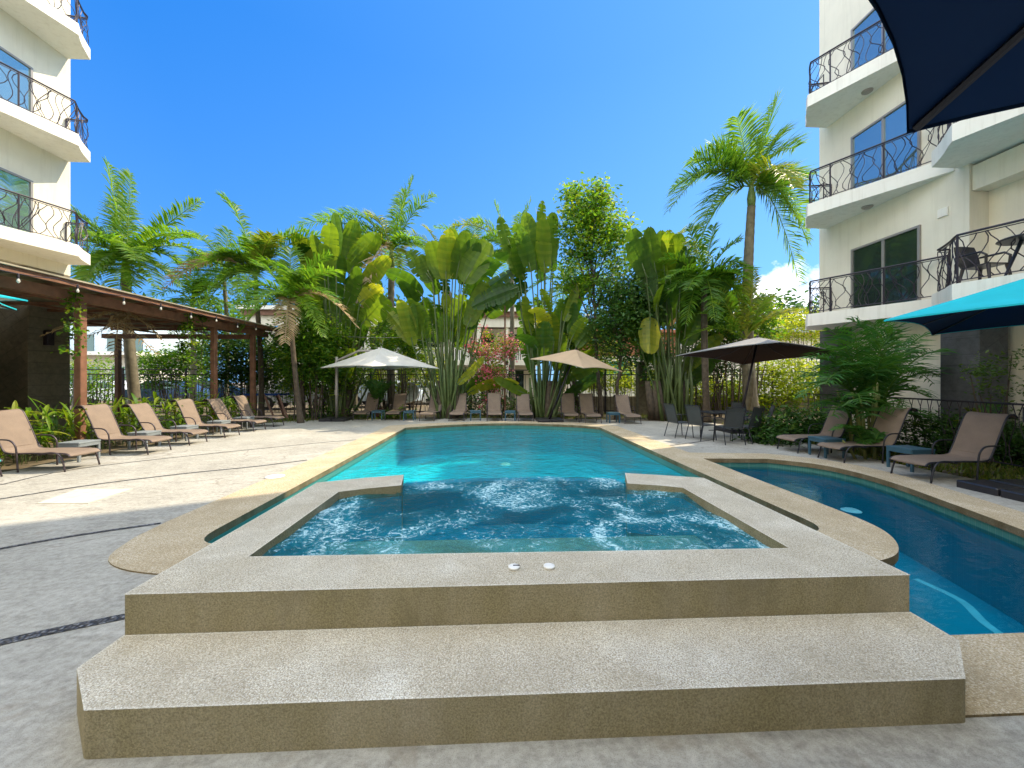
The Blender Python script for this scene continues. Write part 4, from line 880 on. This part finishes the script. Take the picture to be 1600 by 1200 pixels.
# creepers on the pergola
for i,(x,y,z0,z1,n,lab) in enumerate(((-8.66,8.35,2.2,3.3,260,'creeper hanging beside the first pergola post'),(-8.66,11.3,1.3,3.3,420,'creeper hanging left of the second full pergola post'),(-8.66,11.85,1.0,3.3,420,'creeper twined on the second full pergola post'),(-8.66,5.9,2.9,3.5,220,'creeper on the eave above the nearest pergola bay'),(-9.8,12.6,2.0,3.3,500,'tangled creeper under the roof near the pergola end'))):
    c=[(Vector((x,y,z0+(z1-z0)*k/5)),(.10,.14,.22),1) for k in range(6)]
    rt=thing('creeper',lab,'climber',(x,y,z0)); cobj('leaves',cloud(c,n,.085,200+i,.45,hang=.4,aspect=.6),M['leaf'],rt,(x,y,z0)); 
    m=MB(); m.tube([(U(-.03,.03),U(-.03,.03),(z1-z0)*k/6) for k in range(7)],.008,4); obj('stem',m,M['bark'],rt)
# dry fronds hanging inside the pergola
rt=thing('dead_fronds','dry brown palm fronds dangling under the pergola roof','fronds',(-9.6,10.2,3.2)); rs=random.Random(5)
for k in range(5): obj('frond',frond_mb(Vector((0,0,0)),Vector((U(-.5,.5),U(-.4,.4),.1)),Vector((U(-1,1.2),U(-.8,.8),-U(.5,1.1))),20,.35,.02,.9,rs,.4),M['dry'],rt)
# grass strip and litter on the soil
g=np.random.default_rng(4); k=14000
X=g.uniform(-9,8.2,k); Y=g.uniform(13.2,17,k); keep=(Y>15.2-((X-0)/8)**2*1.5)&(g.random(k)<.5+.5*np.sin(X*1.7+Y)); X,Y=X[keep],Y[keep]
Xr=g.uniform(7.2,9.6,9000); Yr=g.uniform(3,13,9000); kp=Xr>7.35+np.clip((Yr-8)*.12,0,.5); X=np.concatenate([X,Xr[kp]]); Y=np.concatenate([Y,Yr[kp]]); k=len(X)
hh=g.uniform(.04,.11,k); an=g.uniform(0,6.28,k); dx,dy=np.cos(an)*.012,np.sin(an)*.012; lx,ly=g.normal(0,.03,k),g.normal(0,.03,k)
V=np.stack([np.stack([X-dx,Y-dy,X*0-.03],1),np.stack([X+dx,Y+dy,X*0-.03],1),np.stack([X+dx*.3+lx,Y+dy*.3+ly,hh-.03],1),np.stack([X-dx*.3+lx,Y-dy*.3+ly,hh-.03],1)],1).reshape(-1,3)
m=MB(); m.npv=V; m.npa=np.repeat(g.uniform(0,1,k),4); tag(cobj('grass',m,M['grass'],None,None,'stuff'),'short patchy grass around the edges of the deck','grass',kind='stuff')
# ================================================================ FURNITURE
def mk_lounger(name,label,slm,frm,group,rec=0):
    """x: foot end at 0, head towards +x"""
    t=thing(name,label,'sun lounger',(0,0,0),0,group); w=.25
    prof=[(0.0,.255),(.03,.285),(.10,.305),(.3,.31),(.6,.315),(.86,.31),(.98,.325),(1.03,.36),(1.10,.50),(1.19,.72),(1.27,.90),(1.32,.975),(1.38,1.0),(1.44,.985),(1.47,.95)]
    if rec: prof=[(x,z) if x<=1.0 else (.98+(x-.98)*math.cos(rec)+(z-.325)*math.sin(rec),.325-(x-.98)*math.sin(rec)*.9+(z-.325)*math.cos(rec)) for x,z in prof]
    P=smooth_loop(prof,3,False)
    def sheet(P,y0,y1,nn=4):
        m=MB(); up=[];dn=[]
        for x,z in P:
            sag=[-.012*math.sin(PI*k/nn) for k in range(nn+1)]
            up.append([(x,y0+(y1-y0)*k/nn,z+sag[k]) for k in range(nn+1)]); dn.append([(x,y0+(y1-y0)*k/nn,z+sag[k]-.008) for k in range(nn+1)])
        m.sheet(up); m.sheet([r[::-1] for r in dn]); 
        m.band([up[0][0][:2],up[0][-1][:2]],P[0][1]-.008,P[0][1],closed=False); return m
    k=[i for i,p in enumerate(P) if p[0]>=1.03][0]
    obj('seat',sheet(P[:k+1],-w+.012,w-.012),M[slm],t,smooth=True); obj('backrest',sheet(P[k:],-w+.012,w-.012),M[slm],t,smooth=True)
    fr=MB()
    for s in (-1,1): fr.tube([(x,s*w,z-.012) for x,z in P],.013,6)
    for x,z in ((.02,.26),(1.0,.31),prof[-1],(.5,.29)): fr.tube([(x,-w,z-.015),(x,w,z-.015)],.011,6)
    obj('frame',fr,M[frm],t,smooth=True)
    for s in (-1,1):
        y=s*(w+.018)
        obj('leg',MB().tube(smooth_loop([(.42,y,.30),(.28,y,.315),(.17,y,.29),(.10,y,.20),(.05,y*1.03,.0)],3,False),.013,6),M[frm],t,smooth=True)
        obj('arm',MB().tube(smooth_loop([(1.16,y,.53),(1.02,y*1.06,.535),(.88,y*1.1,.52),(.80,y*1.1,.44),(.78,y*1.08,.30),(.77,y*1.05,0)],3,False),.013,6),M[frm],t,smooth=True)
    obj('stretcher',MB().tube([(.12,-w,.22),(.12,w,.22)],.009,6),M[frm],t)
    return t
def mk_table(name,label,mat,s=.40,h=.36,group=None):
    t=thing(name,label,'side table',(0,0,0),0,group)
    obj('top',MB().bbox(-s/2,s/2,-s/2,s/2,h-.025,h,.006),M[mat],t)
    ap=MB()
    for a,b,c,d in ((-s/2+.01,s/2-.01,-s/2+.006,-s/2+.022),(-s/2+.01,s/2-.01,s/2-.022,s/2-.006)): ap.box(a,b,c,d,h-.085,h-.026); 
    for c,d in ((-s/2+.006,-s/2+.022),(s/2-.022,s/2-.006)): ap.box(c,d,-s/2+.024,s/2-.024,h-.085,h-.026)
    obj('apron',ap,M[mat],t)
    for x in (-1,1):
        for y in (-1,1): obj('leg',MB().bbox(x*(s/2-.025)-.019,x*(s/2-.025)+.019,y*(s/2-.025)-.019,y*(s/2-.025)+.019,0,h-.0852,.004),M[mat],t)
    return t
la=mk_lounger('sun_lounger','x','sling','frame','sun loungers on the sunny side of the pool')
lb2=mk_lounger('sun_lounger','x','sling','frame','sun loungers on the sunny side of the pool',.11)
LG=[((-6.95,6.88),PI,'nearest full taupe sun lounger on the left, a grey side table at its back'),((-6.9,8.33),PI+.03,'second left lounger, in front of a pergola post, with sunlit back'),((-6.93,9.42),PI+.02,'third left lounger with a twig shadow on its backrest'),((-6.9,10.55),PI,'fourth taupe lounger of the left row counting from the camera'),((-6.9,11.75),PI-.03,'fifth left lounger, just before the last of its row'),((-6.95,12.85),PI-.06,'last and smallest taupe lounger at the far end of the left row')]
for i,(p,a,l) in enumerate(LG):
    if i==0: la['label']=l; la.location=(*p,0); la.rotation_euler=(0,0,a)
    elif i==2: lb2['label']=l; lb2.location=(*p,0); lb2.rotation_euler=(0,0,a)
    else: dup(lb2 if i in (4,) else la,(*p,0),a+U(-.04,.04),l)
tl=mk_lounger('teal_lounger','teal sling lounger cut off by the left edge of the picture','slingteal','frame',None); tl.location=(-7.62,6.05,0); tl.rotation_euler=(0,0,PI-.1)
ta=mk_table('side_table','x','tablegrey',group='grey side tables by the left loungers')
TG=[((-7.75,7.55),'grey side table between the first two left loungers'),((-7.75,8.9),'grey side table between the second and third left loungers'),((-7.75,10.0),'grey side table between the third and fourth left loungers'),((-7.75,11.2),'small grey side table between the fourth and fifth left loungers'),((-7.75,12.3),'farthest grey side table of the left row'),((-9.1,7.0),'grey table among the leaves behind the nearest left lounger'),((-9.3,9.3),'grey table half hidden by leaves behind the third left lounger')]
for i,(p,l) in enumerate(TG):
    if i==0: ta['label']=l; ta.location=(*p,0)
    elif i<5: dup(ta,(*p,0),U(-.05,.05),l)
    else:
        r=dup(ta,(*p,0),.1,l); r.scale=(1.3,1.3,1.6)
# far row
FG=[(562,14.4,0,'leftmost far lounger, under the left half of the white parasol'),(613,14.4,.05,'far lounger in front of the potted plant under the white parasol'),(666,14.1,-.15,'far lounger at the right tip of the white parasol, turned slightly'),(713,14.1,0,'far lounger directly left of the pink bougainvillea'),(773,14.1,.04,'far lounger directly below the pink bougainvillea'),(822,14.0,.06,'far lounger left of the tan parasol pole'),(893,13.7,.0,'far lounger right of the tan parasol base'),(928,13.4,0,'far lounger left of the side table by the stone wall'),(990,13.2,.03,'rightmost far lounger, beside the gate post')]
for px,d,a,l in FG:
    p=W(px,d-.15); r=dup(lb2 if px in (613,822,990) else la,(p.x,p.y,0),PI/2-TH+a+U(-.05,.05),l,'sun loungers at the far end of the pool')
    for c in r.children:
        pass
tfar=mk_table('side_table','x','tablenavy',group='side tables between the far loungers')
for i,(px,d,l) in enumerate(((640,14.4,'dark side table between the second and third far loungers'),(591,14.5,'dark side table under the middle of the white parasol'),(743,14.4,'dark side table left of the lounger below the bougainvillea'),(797,14.3,'dark side table right of the lounger below the bougainvillea'),(958,13.6,'dark side table left of the rightmost far lounger'))):
    p=W(px,d)
    if i==0: tfar['label']=l; tfar.location=(p.x,p.y,0)
    else: dup(tfar,(p.x,p.y,0),U(-.06,.06),l)
# right row
lr=mk_lounger('sun_lounger','x','sling','framedk','sun loungers on the shaded right side')
for i,(p,a,l) in enumerate((((6.15,7.85),.02,'farthest shaded lounger on the right, behind the navy side table'),((6.22,6.88),.0,'middle shaded lounger on the right, in front of the feathery palm'),((6.28,5.56),.02,'nearest shaded lounger on the right, at the edge of the picture'))):
    if i==0: lr['label']=l; lr.location=(*p,0); lr.rotation_euler=(0,0,a)
    else: dup(lr,(*p,0),a,l)
tr=mk_table('side_table','navy side table between the first two right-hand loungers','tablenavy',.42,.37,'navy side tables on the right'); p=W(1290,7.75); tr.location=(6.55,7.28,0)
dup(tr,(7.0,6.15,0),.03,'navy side table left of the nearest right-hand lounger')
# dining set
def mk_chair(name,label,mat,frm,group,high=.0):
    t=thing(name,label,'chair',(0,0,0),0,group); w=.22
    b=MB(); rows=[[(-.20-.10*k/5-(.02 if k==5 else 0),-w+.02+2*(w-.02)*j/4,.40+.45*k/5) for j in range(5)] for k in range(6)]
    b.sheet(rows); b.sheet([[(x-.008,y,z) for x,y,z in r[::-1]] for r in rows]); obj('backrest',b,M[mat],t)
    s=MB().bbox(-.20,.22,-w+.02,w-.02,.372,.39,.006); obj('seat',s,M[mat],t)
    f=MB()
    for y in (-w,w):
        f.tube([(-.325,y,.87),(-.20,y,.38),(.22,y,.385)],.012,6); f.tube([(-.27,y*1.05,.60),(-.1,y*1.12,.615),(.16,y*1.12,.60),(.21,y*1.08,.52),(.20,y,.38)],.011,6)
    f.tube([(-.325,-w,.87),(-.325,w,.87)],.012,6); f.tube([(.22,-w,.385),(.22,w,.385)],.011,6); obj('frame',f,M[frm],t)
    for x,xx in ((-.19,-.30),(.20,.24)):
        for y in (-w,w): obj('leg',MB().tube([(x,y,.385),(xx,y*1.06,0)],.011,6),M[frm],t)
    return t
c0=W(1136,10.0); CX,CY=c0.x,c0.y
dt_=thing('dining_table','black slatted dining table surrounded by charcoal chairs','table',(CX,CY,0))
m=MB().bbox(-.62,.62,-.38,.38,.655,.68,.008); obj('top',m,M['framedk'],dt_)
for x in (-.5,.5):
    for y in (-.28,.28): obj('leg',MB().tube([(x,y,.655),(x*.98,y,.35),(x*1.08,y*1.1,0)],.017,6),M['framedk'],dt_)
obj('stretcher',MB().tube([(-.49,0,.2),(.49,0,.2)],.012,6),M['framedk'],dt_)
ch=mk_chair('dining_chair','x','mesh','framedk','dining chairs around the black table')
for i,(px,d,a,l) in enumerate(((1062,10.2,.15,'dining chair standing apart at the far left of the table'),(1096,9.7,.35,'dining chair second from the left, angled to the table'),(1138,9.15,PI/2-.05,'dining chair nearest the pool with its back to the viewer'),(1166,10.95,-PI/2+.1,'dining chair on the far side of the table facing the pool'),(1184,9.7,PI-.5,'dark dining chair at the right end of the table'),(1165,9.35,PI/2+.45,'dining chair tucked at the near right corner of the table'))):
    p=W(px,d)
    if i==0: ch['label']=l; ch.location=(p.x,p.y,0); ch.rotation_euler=(0,0,a)
    else: dup(ch,(p.x,p.y,0),a,l)
# plastic chairs and table on the right balcony
def mk_plastic(label):
    t=thing('plastic_chair',label,'chair',(0,0,0),0,'black plastic chairs on the right balcony')
    rows=[]
    for k in range(7):
        z=.36+.44*k/6; hw=.20+.03*math.sin(PI*k/6); rows.append([(-.20-.10*k/6-.05*(1-(j/3-1)**2),-hw+2*hw*j/6,z+(.03*(1-(j/3-1)**2) if k==6 else 0)) for j in range(7)])
    b=MB().sheet(rows); b.sheet([[(x-.015,y,z) for x,y,z in r[::-1]] for r in rows]); obj('backrest',b,M['blackplastic'],t)
    obj('seat',MB().bbox(-.21,.21,-.2,.2,.335,.36,.01),M['blackplastic'],t)
    for y in (-.235,.235): obj('arm',MB().tube([(-.24,y,.58),(.12,y,.57),(.2,y,.5),(.19,y*.95,.33)],.02,6),M['blackplastic'],t)
    for x in (-.19,.19):
        for y in (-.18,.18): obj('leg',MB().tube([(x,y,.335),(x*1.25,y*1.2,0)],[.028,.018],6),M['blackplastic'],t)
    return t
FZ=3.271
pc=mk_plastic('black plastic chair on the right balcony, seen through the near end of its railing'); pc.location=(9.1,6.72,FZ); pc.rotation_euler=(0,0,-PI/2)
dup(pc,(9.0,5.25,FZ),PI/2+.2,'black plastic chair on the right balcony at the picture edge, right of the table')
dup(pc,(9.5,5.75,FZ),PI,'black plastic chair against the wall behind the balcony table')
bt_=thing('plastic_table','black plastic table between the chairs on the right balcony','table',(9.0,6.0,FZ)); obj('top',MB().lathe([(.001,.60),(.38,.60),(.40,.615),(.39,.63),(.001,.63)],n=24),M['blackplastic'],bt_)
for k in range(4): a=PI/4+k*PI/2; obj('leg',MB().tube([(.12*math.cos(a),.12*math.sin(a),.6),(.3*math.cos(a),.3*math.sin(a),0)],[.03,.02],6),M['blackplastic'],bt_)
# ---- umbrellas
def umbrella(label,center,r,sides,rot,za,ze,top,lin,mast,sag=.22,tilt=(0,0),frm='framedk',group='parasols around the pool',base=True,edge_in=.13,name='parasol',slabs=True,mr=.03,arm=True):
    cx,cy=center; t=thing(name,label,'parasol',(mast[0],mast[1],0),0,group); ox,oy=cx-mast[0],cy-mast[1]
    cs=[(math.cos(rot+2*PI*k/sides)*r,math.sin(rot+2*PI*k/sides)*r) for k in range(sides)]
    def pt(k,u,v,off=0):
        a=cs[k];b=cs[(k+1)%sides]; s=4*v*(1-v); fx=(a[0]*(1-v)+b[0]*v)*u; fy=(a[1]*(1-v)+b[1]*v)*u
        fx*=1-edge_in*s*u*u; fy*=1-edge_in*s*u*u
        z=za+(ze-za)*(u**1.12)-sag*.25*math.sin(PI*u)*.5+ -.0*s + (.06*s*u*u*(1 if sides<6 else .5)) - .05*s*math.sin(PI*u)
        z+=tilt[0]*fx+tilt[1]*fy-off
        return (ox+fx,oy+fy,z)
    m=MB()
    for k in range(sides): m.sheet([[pt(k,i/10,j/8) for j in range(9)] for i in range(11)])
    # hem
    for k in range(sides): m.sheet([[pt(k,1,j/8) for j in range(9)],[(*pt(k,1,j/8)[:2],pt(k,1,j/8)[2]-.022) for j in range(9)]])
    obj('canopy',m,M[top],t,smooth=True)
    m=MB()
    for k in range(sides): m.sheet([[pt(k,i/10*.995+.001,j/8,.014) for j in range(9)][::-1] for i in range(11)])
    obj('lining',m,M[lin],t,smooth=True)
    for k in range(sides): obj('rib',MB().tube([pt(k,u,0,.03) for u in (.02,.25,.5,.75,.985)],.012,6),M[frm],t)
    if sides==4:
        for k in range(sides): obj('rib',MB().tube([pt(k,u,.5,.03) for u in (.02,.5,.97)],.011,6),M[frm],t)
    hub=Vector((ox,oy,za)); obj('hub',MB().lathe([(.02,-.2),(.05,-.18),(.05,-.06),(.02,.02),(.03,.05),(.001,.07)],hub,12),M[frm],t)
    if abs(ox)+abs(oy)>.2 and arm:
        obj('mast',MB().tube([(0,0,.06),(0,0,za-.35)],mr,10),M[frm],t,smooth=True); obj('arm',MB().tube([(0,0,za-.5),(ox*.5,oy*.5,za-.12),tuple(hub+Vector((0,0,-.12)))],mr*.8,8),M[frm],t)
        obj('crank',MB().bbox(-.05,.05,-.06,.06,.95,1.15),M[frm],t)
    else:
        obj('mast',MB().tube([(0,0,.05),(ox,oy,za-.05)],mr,10),M[frm],t,smooth=True)
    if base:
        for sx in (-1,1):
            for sy in (-1,1): obj('base_block',MB().bbox(sx*.235-.225,sx*.235+.225,sy*.235-.225,sy*.235+.225,0,.10,.015),M['blackplastic'],t)
    return t
m_=W(526,14.3); c_=W(596,14.4)
umbrella('white square parasol on a side mast above the left far loungers',(c_.x,c_.y),2.12,4,R(8),2.72,1.96,'cwhite','cpale',(m_.x,m_.y),frm='alu',mr=.055)
m_=W(858,14.0); c_=W(900,14.0)
umbrella('tan square parasol tilted to the right over the far loungers',(c_.x,c_.y),1.68,4,R(-4),2.62,2.05,'ctan','ctan',(m_.x,m_.y),frm='iron',tilt=(-.13,.10),arm=False)
m_=W(1153,11.2); c_=W(1184,11.3)
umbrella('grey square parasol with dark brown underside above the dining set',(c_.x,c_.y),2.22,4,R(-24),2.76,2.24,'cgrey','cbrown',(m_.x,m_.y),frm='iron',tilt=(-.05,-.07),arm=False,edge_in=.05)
m_=W(1612,4.97)
umbrella('turquoise parasol with navy underside at the right edge of the picture',(7.62,4.72),2.12,4,R(166),3.02,2.36,'cteal','cnavy',(m_.x,m_.y),tilt=(.0,.0),arm=True,edge_in=.07)
umbrella('dark navy parasol overhead, filling the upper right corner',(1.52,-.33),1.50,8,R(101)-TH,2.95,2.30,'navytop','cnavy',(1.52,-.33),mr=.025,edge_in=.045,sag=.1)
umbrella('pale turquoise parasol tip at the left edge by the pergola',(-8.86,6.02),1.42,6,R(24),3.13,2.80,'cteal','cpale',(-8.86,6.02),edge_in=.2)
# ---- cars behind the fence
def car(label,px,d,paint,hd=0):
    p=W(px,d); t=thing('parked_car',label,'car',(p.x,p.y,0),hd,'cars parked behind the fence')
    prof=[(-2.1,.35),(-2.12,.75),(-1.95,.95),(-1.2,1.02),(-.65,1.42),(.75,1.46),(1.35,1.05),(2.0,.92),(2.12,.7),(2.1,.35)]
    q=smooth_loop(prof[1:9],3,False); q=[prof[0]]+q+[prof[9]]
    m=MB(); hw=.82; L=[(x,-hw*(1 if z<1.0 else 1-.35*(z-1.0)),z) for x,z in q]; Rr=[(x,-y,z) for x,y,z in L]; m.sheet([L,Rr]); n=len(L); m.add(L,[tuple(range(n))]); m.add(Rr,[tuple(range(n-1,-1,-1))]); obj('body',m,paint,t)
    for s in (-1,1): 
        g_=[(-1.05,1.04),(-.6,1.36),(.05,1.39),(.05,1.03)]; h_=[(.12,1.03),(.12,1.39),(.7,1.38),(1.15,1.06)]
        for gg in (g_,h_): obj('window',MB().add([(x,s*(hw*(1-.35*max(0,z-1.0))+.012),z) for x,z in gg],[(0,1,2,3)]),M['darkglass'],t)
    obj('windscreen',MB().add([(-1.22,-.7,1.045),(-1.22,.7,1.045),(-.70,.62,1.41),(-.70,-.62,1.41)],[(0,1,2,3)]),M['darkglass'],t)
    for x in (-1.3,1.3):
        for s in (-1,1):
            w=MB().lathe([(.001,-.09),(.22,-.09),(.32,-.08),(.33,0),(.32,.08),(.22,.09),(.001,.09)],n=18).xf(Matrix.Translation((x,s*.76,.33))@Matrix.Rotation(PI/2,4,'X')); o=obj('wheel',w,M['blackplastic'],t)
            obj('rim',MB().lathe([(.001,0),(.19,0),(.2,.01),(.001,.03)],n=14).xf(Matrix.Translation((x,s*(.86),.33))@Matrix.Rotation(-s*PI/2,4,'X')),M['alu'],o)
    return t
def paint(n,c): 
    m=NT(n); return m.done(m.pbr(c,.25,.3))
car('white car behind the fence, seen under the pergola near the first post',165,24,paint('white_paint',(.8,.8,.8)),.1)
car('blue car behind the fence between the pergola posts',262,22,paint('blue_paint',(.05,.10,.2)),.05)
car('deep blue car behind the fence at the far pergola post',322,24,paint('deep_blue_paint',(.03,.06,.14)),.3)
car('silver car behind the fence left of the white parasol mast',470,20.5,paint('silver_paint',(.45,.48,.5)),.0)
car('pale blue car behind the fence below the white parasol',600,22,paint('pale_paint',(.55,.65,.75)),-.1)
car('white car behind the fence between the two middle paddle-leaf clumps',655,24.5,paint('ivory_paint',(.75,.75,.7)),.2)
# blue edged play frame
pf=thing('play_frame','blue-edged low platform with splayed brown timber legs by the pergola end','play frame',(W(430,16.0).x,16.0,-.03))
obj('platform',MB().bbox(-.75,.65,-.4,.4,.92,1.0),paint('royal_blue',(.03,.09,.35)),pf)
for x0,x1,y in ((.05,.55,-.42),(.6,1.05,-.42),(-.65,-.75,-.3),(.1,.5,.35)): obj('leg',MB().tube([(x0,y,.95),(x1,y-.15,0)],.05,4),M['wood'],pf)
# planter with seedling under the white parasol
p=W(590,15.6); pl=thing('potted_plant','young palm in a brown pot between the two leftmost far loungers','potted plant',(p.x,p.y,-.03)); obj('pot',MB().lathe([(.16,0),(.23,.35),(.25,.38),(.22,.38),(.2,.33),(.001,.33)],n=16),M['wood'],pl)
rs=random.Random(3)
for k in range(9):
    a=k*.7; obj('frond',frond_mb(Vector((0,0,.35)),Vector((math.cos(a)*.2,math.sin(a)*.2,1.1)),Vector((math.cos(a)*.65,math.sin(a)*.5,1.35+.35*rs.random())),18,.32,.035,.2,rs,.5),M['areca'],pl)
# coiled hose/bicycle wheel like ring and white round seat shells
for px,l in ((640,'round white shell chair behind the far side table under the parasol tip'),):
    p=W(px,17.8); sh=thing('shell_chair',l,'chair',(p.x,p.y,-.03)); obj('shell',MB().lathe([(.05,0),(.35,.1),(.5,.35),(.52,.5),(.48,.36),(.33,.14),(.001,.05)],n=20).xf(Matrix.Translation((0,0,.75))@Matrix.Rotation(R(62),4,'X')),M['white'],sh); obj('base',MB().lathe([(.3,0),(.3,.03),(.05,.06),(.05,.75),(.001,.75)],n=14),M['iron'],sh)
EXPO=1.12
# ================================================================ SCALE, LIGHT, CAMERA
for o in list(COL.objects):
    if o.parent is None and o.type in ('MESH','EMPTY'):
        o.location=o.location*K; o.scale=o.scale*K
az=R(24.7); el=R(48)
sd_=Vector((math.cos(el)*math.cos(az),math.cos(el)*math.sin(az),math.sin(el)))
L=bpy.data.lights.new('sun','SUN'); L.energy=3.3; L.angle=R(.5); L.color=(1,.84,.60)
so=bpy.data.objects.new('sun',L); COL.objects.link(so); so.rotation_euler=sd_.to_track_quat('Z','Y').to_euler()
wd=bpy.data.worlds.new('World'); S.world=wd; wd.use_nodes=True; T=wd.node_tree; T.nodes.clear()
def wn(t,**k):
    x=T.nodes.new(t)
    for a,b in k.items():
        if a in x.inputs.keys(): x.inputs[a].default_value=b
        else: setattr(x,a,b)
    return x
sky=wn('ShaderNodeTexSky',sky_type='NISHITA',sun_disc=False,sun_elevation=el,sun_rotation=PI/2-az,air_density=1.0,dust_density=.4,ozone_density=1.6)
lk=T.links.new
gen=wn('ShaderNodeTexCoord'); sep=wn('ShaderNodeSeparateXYZ'); lk(gen.outputs['Generated'],sep.inputs[0])
hs=wn('ShaderNodeHueSaturation'); hs.inputs['Saturation'].default_value=1.25; hs.inputs['Value'].default_value=1.0; lk(sky.outputs[0],hs.inputs['Color'])
mu=wn('ShaderNodeMix',data_type='RGBA',blend_type='MULTIPLY'); mu.inputs[0].default_value=1; lk(hs.outputs[0],mu.inputs[6]); mu.inputs[7].default_value=(.42,.62,.80,1)
# bright white fill added to the unseen sky overhead and behind the viewer
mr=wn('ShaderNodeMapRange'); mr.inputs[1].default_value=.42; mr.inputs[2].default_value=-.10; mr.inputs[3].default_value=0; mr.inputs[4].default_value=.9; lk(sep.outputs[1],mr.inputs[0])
sky_fill=wn('ShaderNodeMix',data_type='RGBA'); lk(mr.outputs[0],sky_fill.inputs[0]); fm=wn('ShaderNodeMix',data_type='RGBA'); fm.inputs[0].default_value=.72; lk(mu.outputs[2],fm.inputs[6]); gx=wn('ShaderNodeMapRange'); gx.inputs[1].default_value=-.55; gx.inputs[2].default_value=.75; lk(sep.outputs[0],gx.inputs[0]); gz=wn('ShaderNodeMapRange'); gz.inputs[1].default_value=.62; gz.inputs[2].default_value=.0; gz.inputs[4].default_value=.45; lk(sep.outputs[2],gz.inputs[0]); gs=wn('ShaderNodeMath',operation='MULTIPLY_ADD',use_clamp=True); lk(gx.outputs[0],gs.inputs[0]); gs.inputs[1].default_value=.6; lk(gz.outputs[0],gs.inputs[2]); gc=wn('ShaderNodeMix',data_type='RGBA'); lk(gs.outputs[0],gc.inputs[0]); gc.inputs[6].default_value=(.10,1.18,4.1,1); gc.inputs[7].default_value=(1.3,3.1,5.6,1); lk(gc.outputs[2],fm.inputs[7]); lk(fm.outputs[2],sky_fill.inputs[6]); sky_fill.inputs[7].default_value=(12.2,12.9,13.6,1)
# cumulus low over the trees
cn=wn('ShaderNodeTexNoise'); cn.inputs['Scale'].default_value=7; cn.inputs['Detail'].default_value=8; cn.inputs['Roughness'].default_value=.6; lk(gen.outputs['Generated'],cn.inputs[0])
cd=W(1222,1,482)-Vector((0,0,H)); cd.normalize()
dt=wn('ShaderNodeVectorMath',operation='DOT_PRODUCT'); lk(gen.outputs['Generated'],dt.inputs[0]); dt.inputs[1].default_value=cd
m1=wn('ShaderNodeMapRange'); m1.inputs[1].default_value=.990; m1.inputs[2].default_value=.9995; m1.inputs[3].default_value=-.28; m1.inputs[4].default_value=.22; lk(dt.outputs['Value'],m1.inputs[0])
ad=wn('ShaderNodeMath',operation='ADD'); lk(cn.outputs['Fac'],ad.inputs[0]); lk(m1.outputs[0],ad.inputs[1])
m2=wn('ShaderNodeMapRange'); m2.inputs[1].default_value=.50; m2.inputs[2].default_value=.64; lk(ad.outputs[0],m2.inputs[0])
cl=wn('ShaderNodeMix',data_type='RGBA'); lk(m2.outputs[0],cl.inputs[0]); lk(sky_fill.outputs[2],cl.inputs[6]); cl.inputs[7].default_value=(9,9,9.2,1)
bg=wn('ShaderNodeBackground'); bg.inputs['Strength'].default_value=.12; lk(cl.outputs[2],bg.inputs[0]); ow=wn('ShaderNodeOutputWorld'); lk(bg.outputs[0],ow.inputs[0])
cam=bpy.data.cameras.new('camera'); co_=bpy.data.objects.new('camera',cam); COL.objects.link(co_); S.camera=co_
co_.location=(0,0,H*K); co_.rotation_euler=(PI/2,0,-TH); cam.sensor_width=36; cam.lens=36*F/1600; cam.shift_y=-6/1600; cam.clip_end=1000; cam.clip_start=.05
S.render.resolution_x=1024; S.render.resolution_y=768
S.view_settings.view_transform='Standard'; S.view_settings.look='None'; S.view_settings.exposure=EXPO; S.view_settings.gamma=1
S.render.engine='CYCLES'; S.cycles.max_bounces=10; S.cycles.transparent_max_bounces=24; S.cycles.transmission_bounces=6; S.cycles.caustics_reflective=False
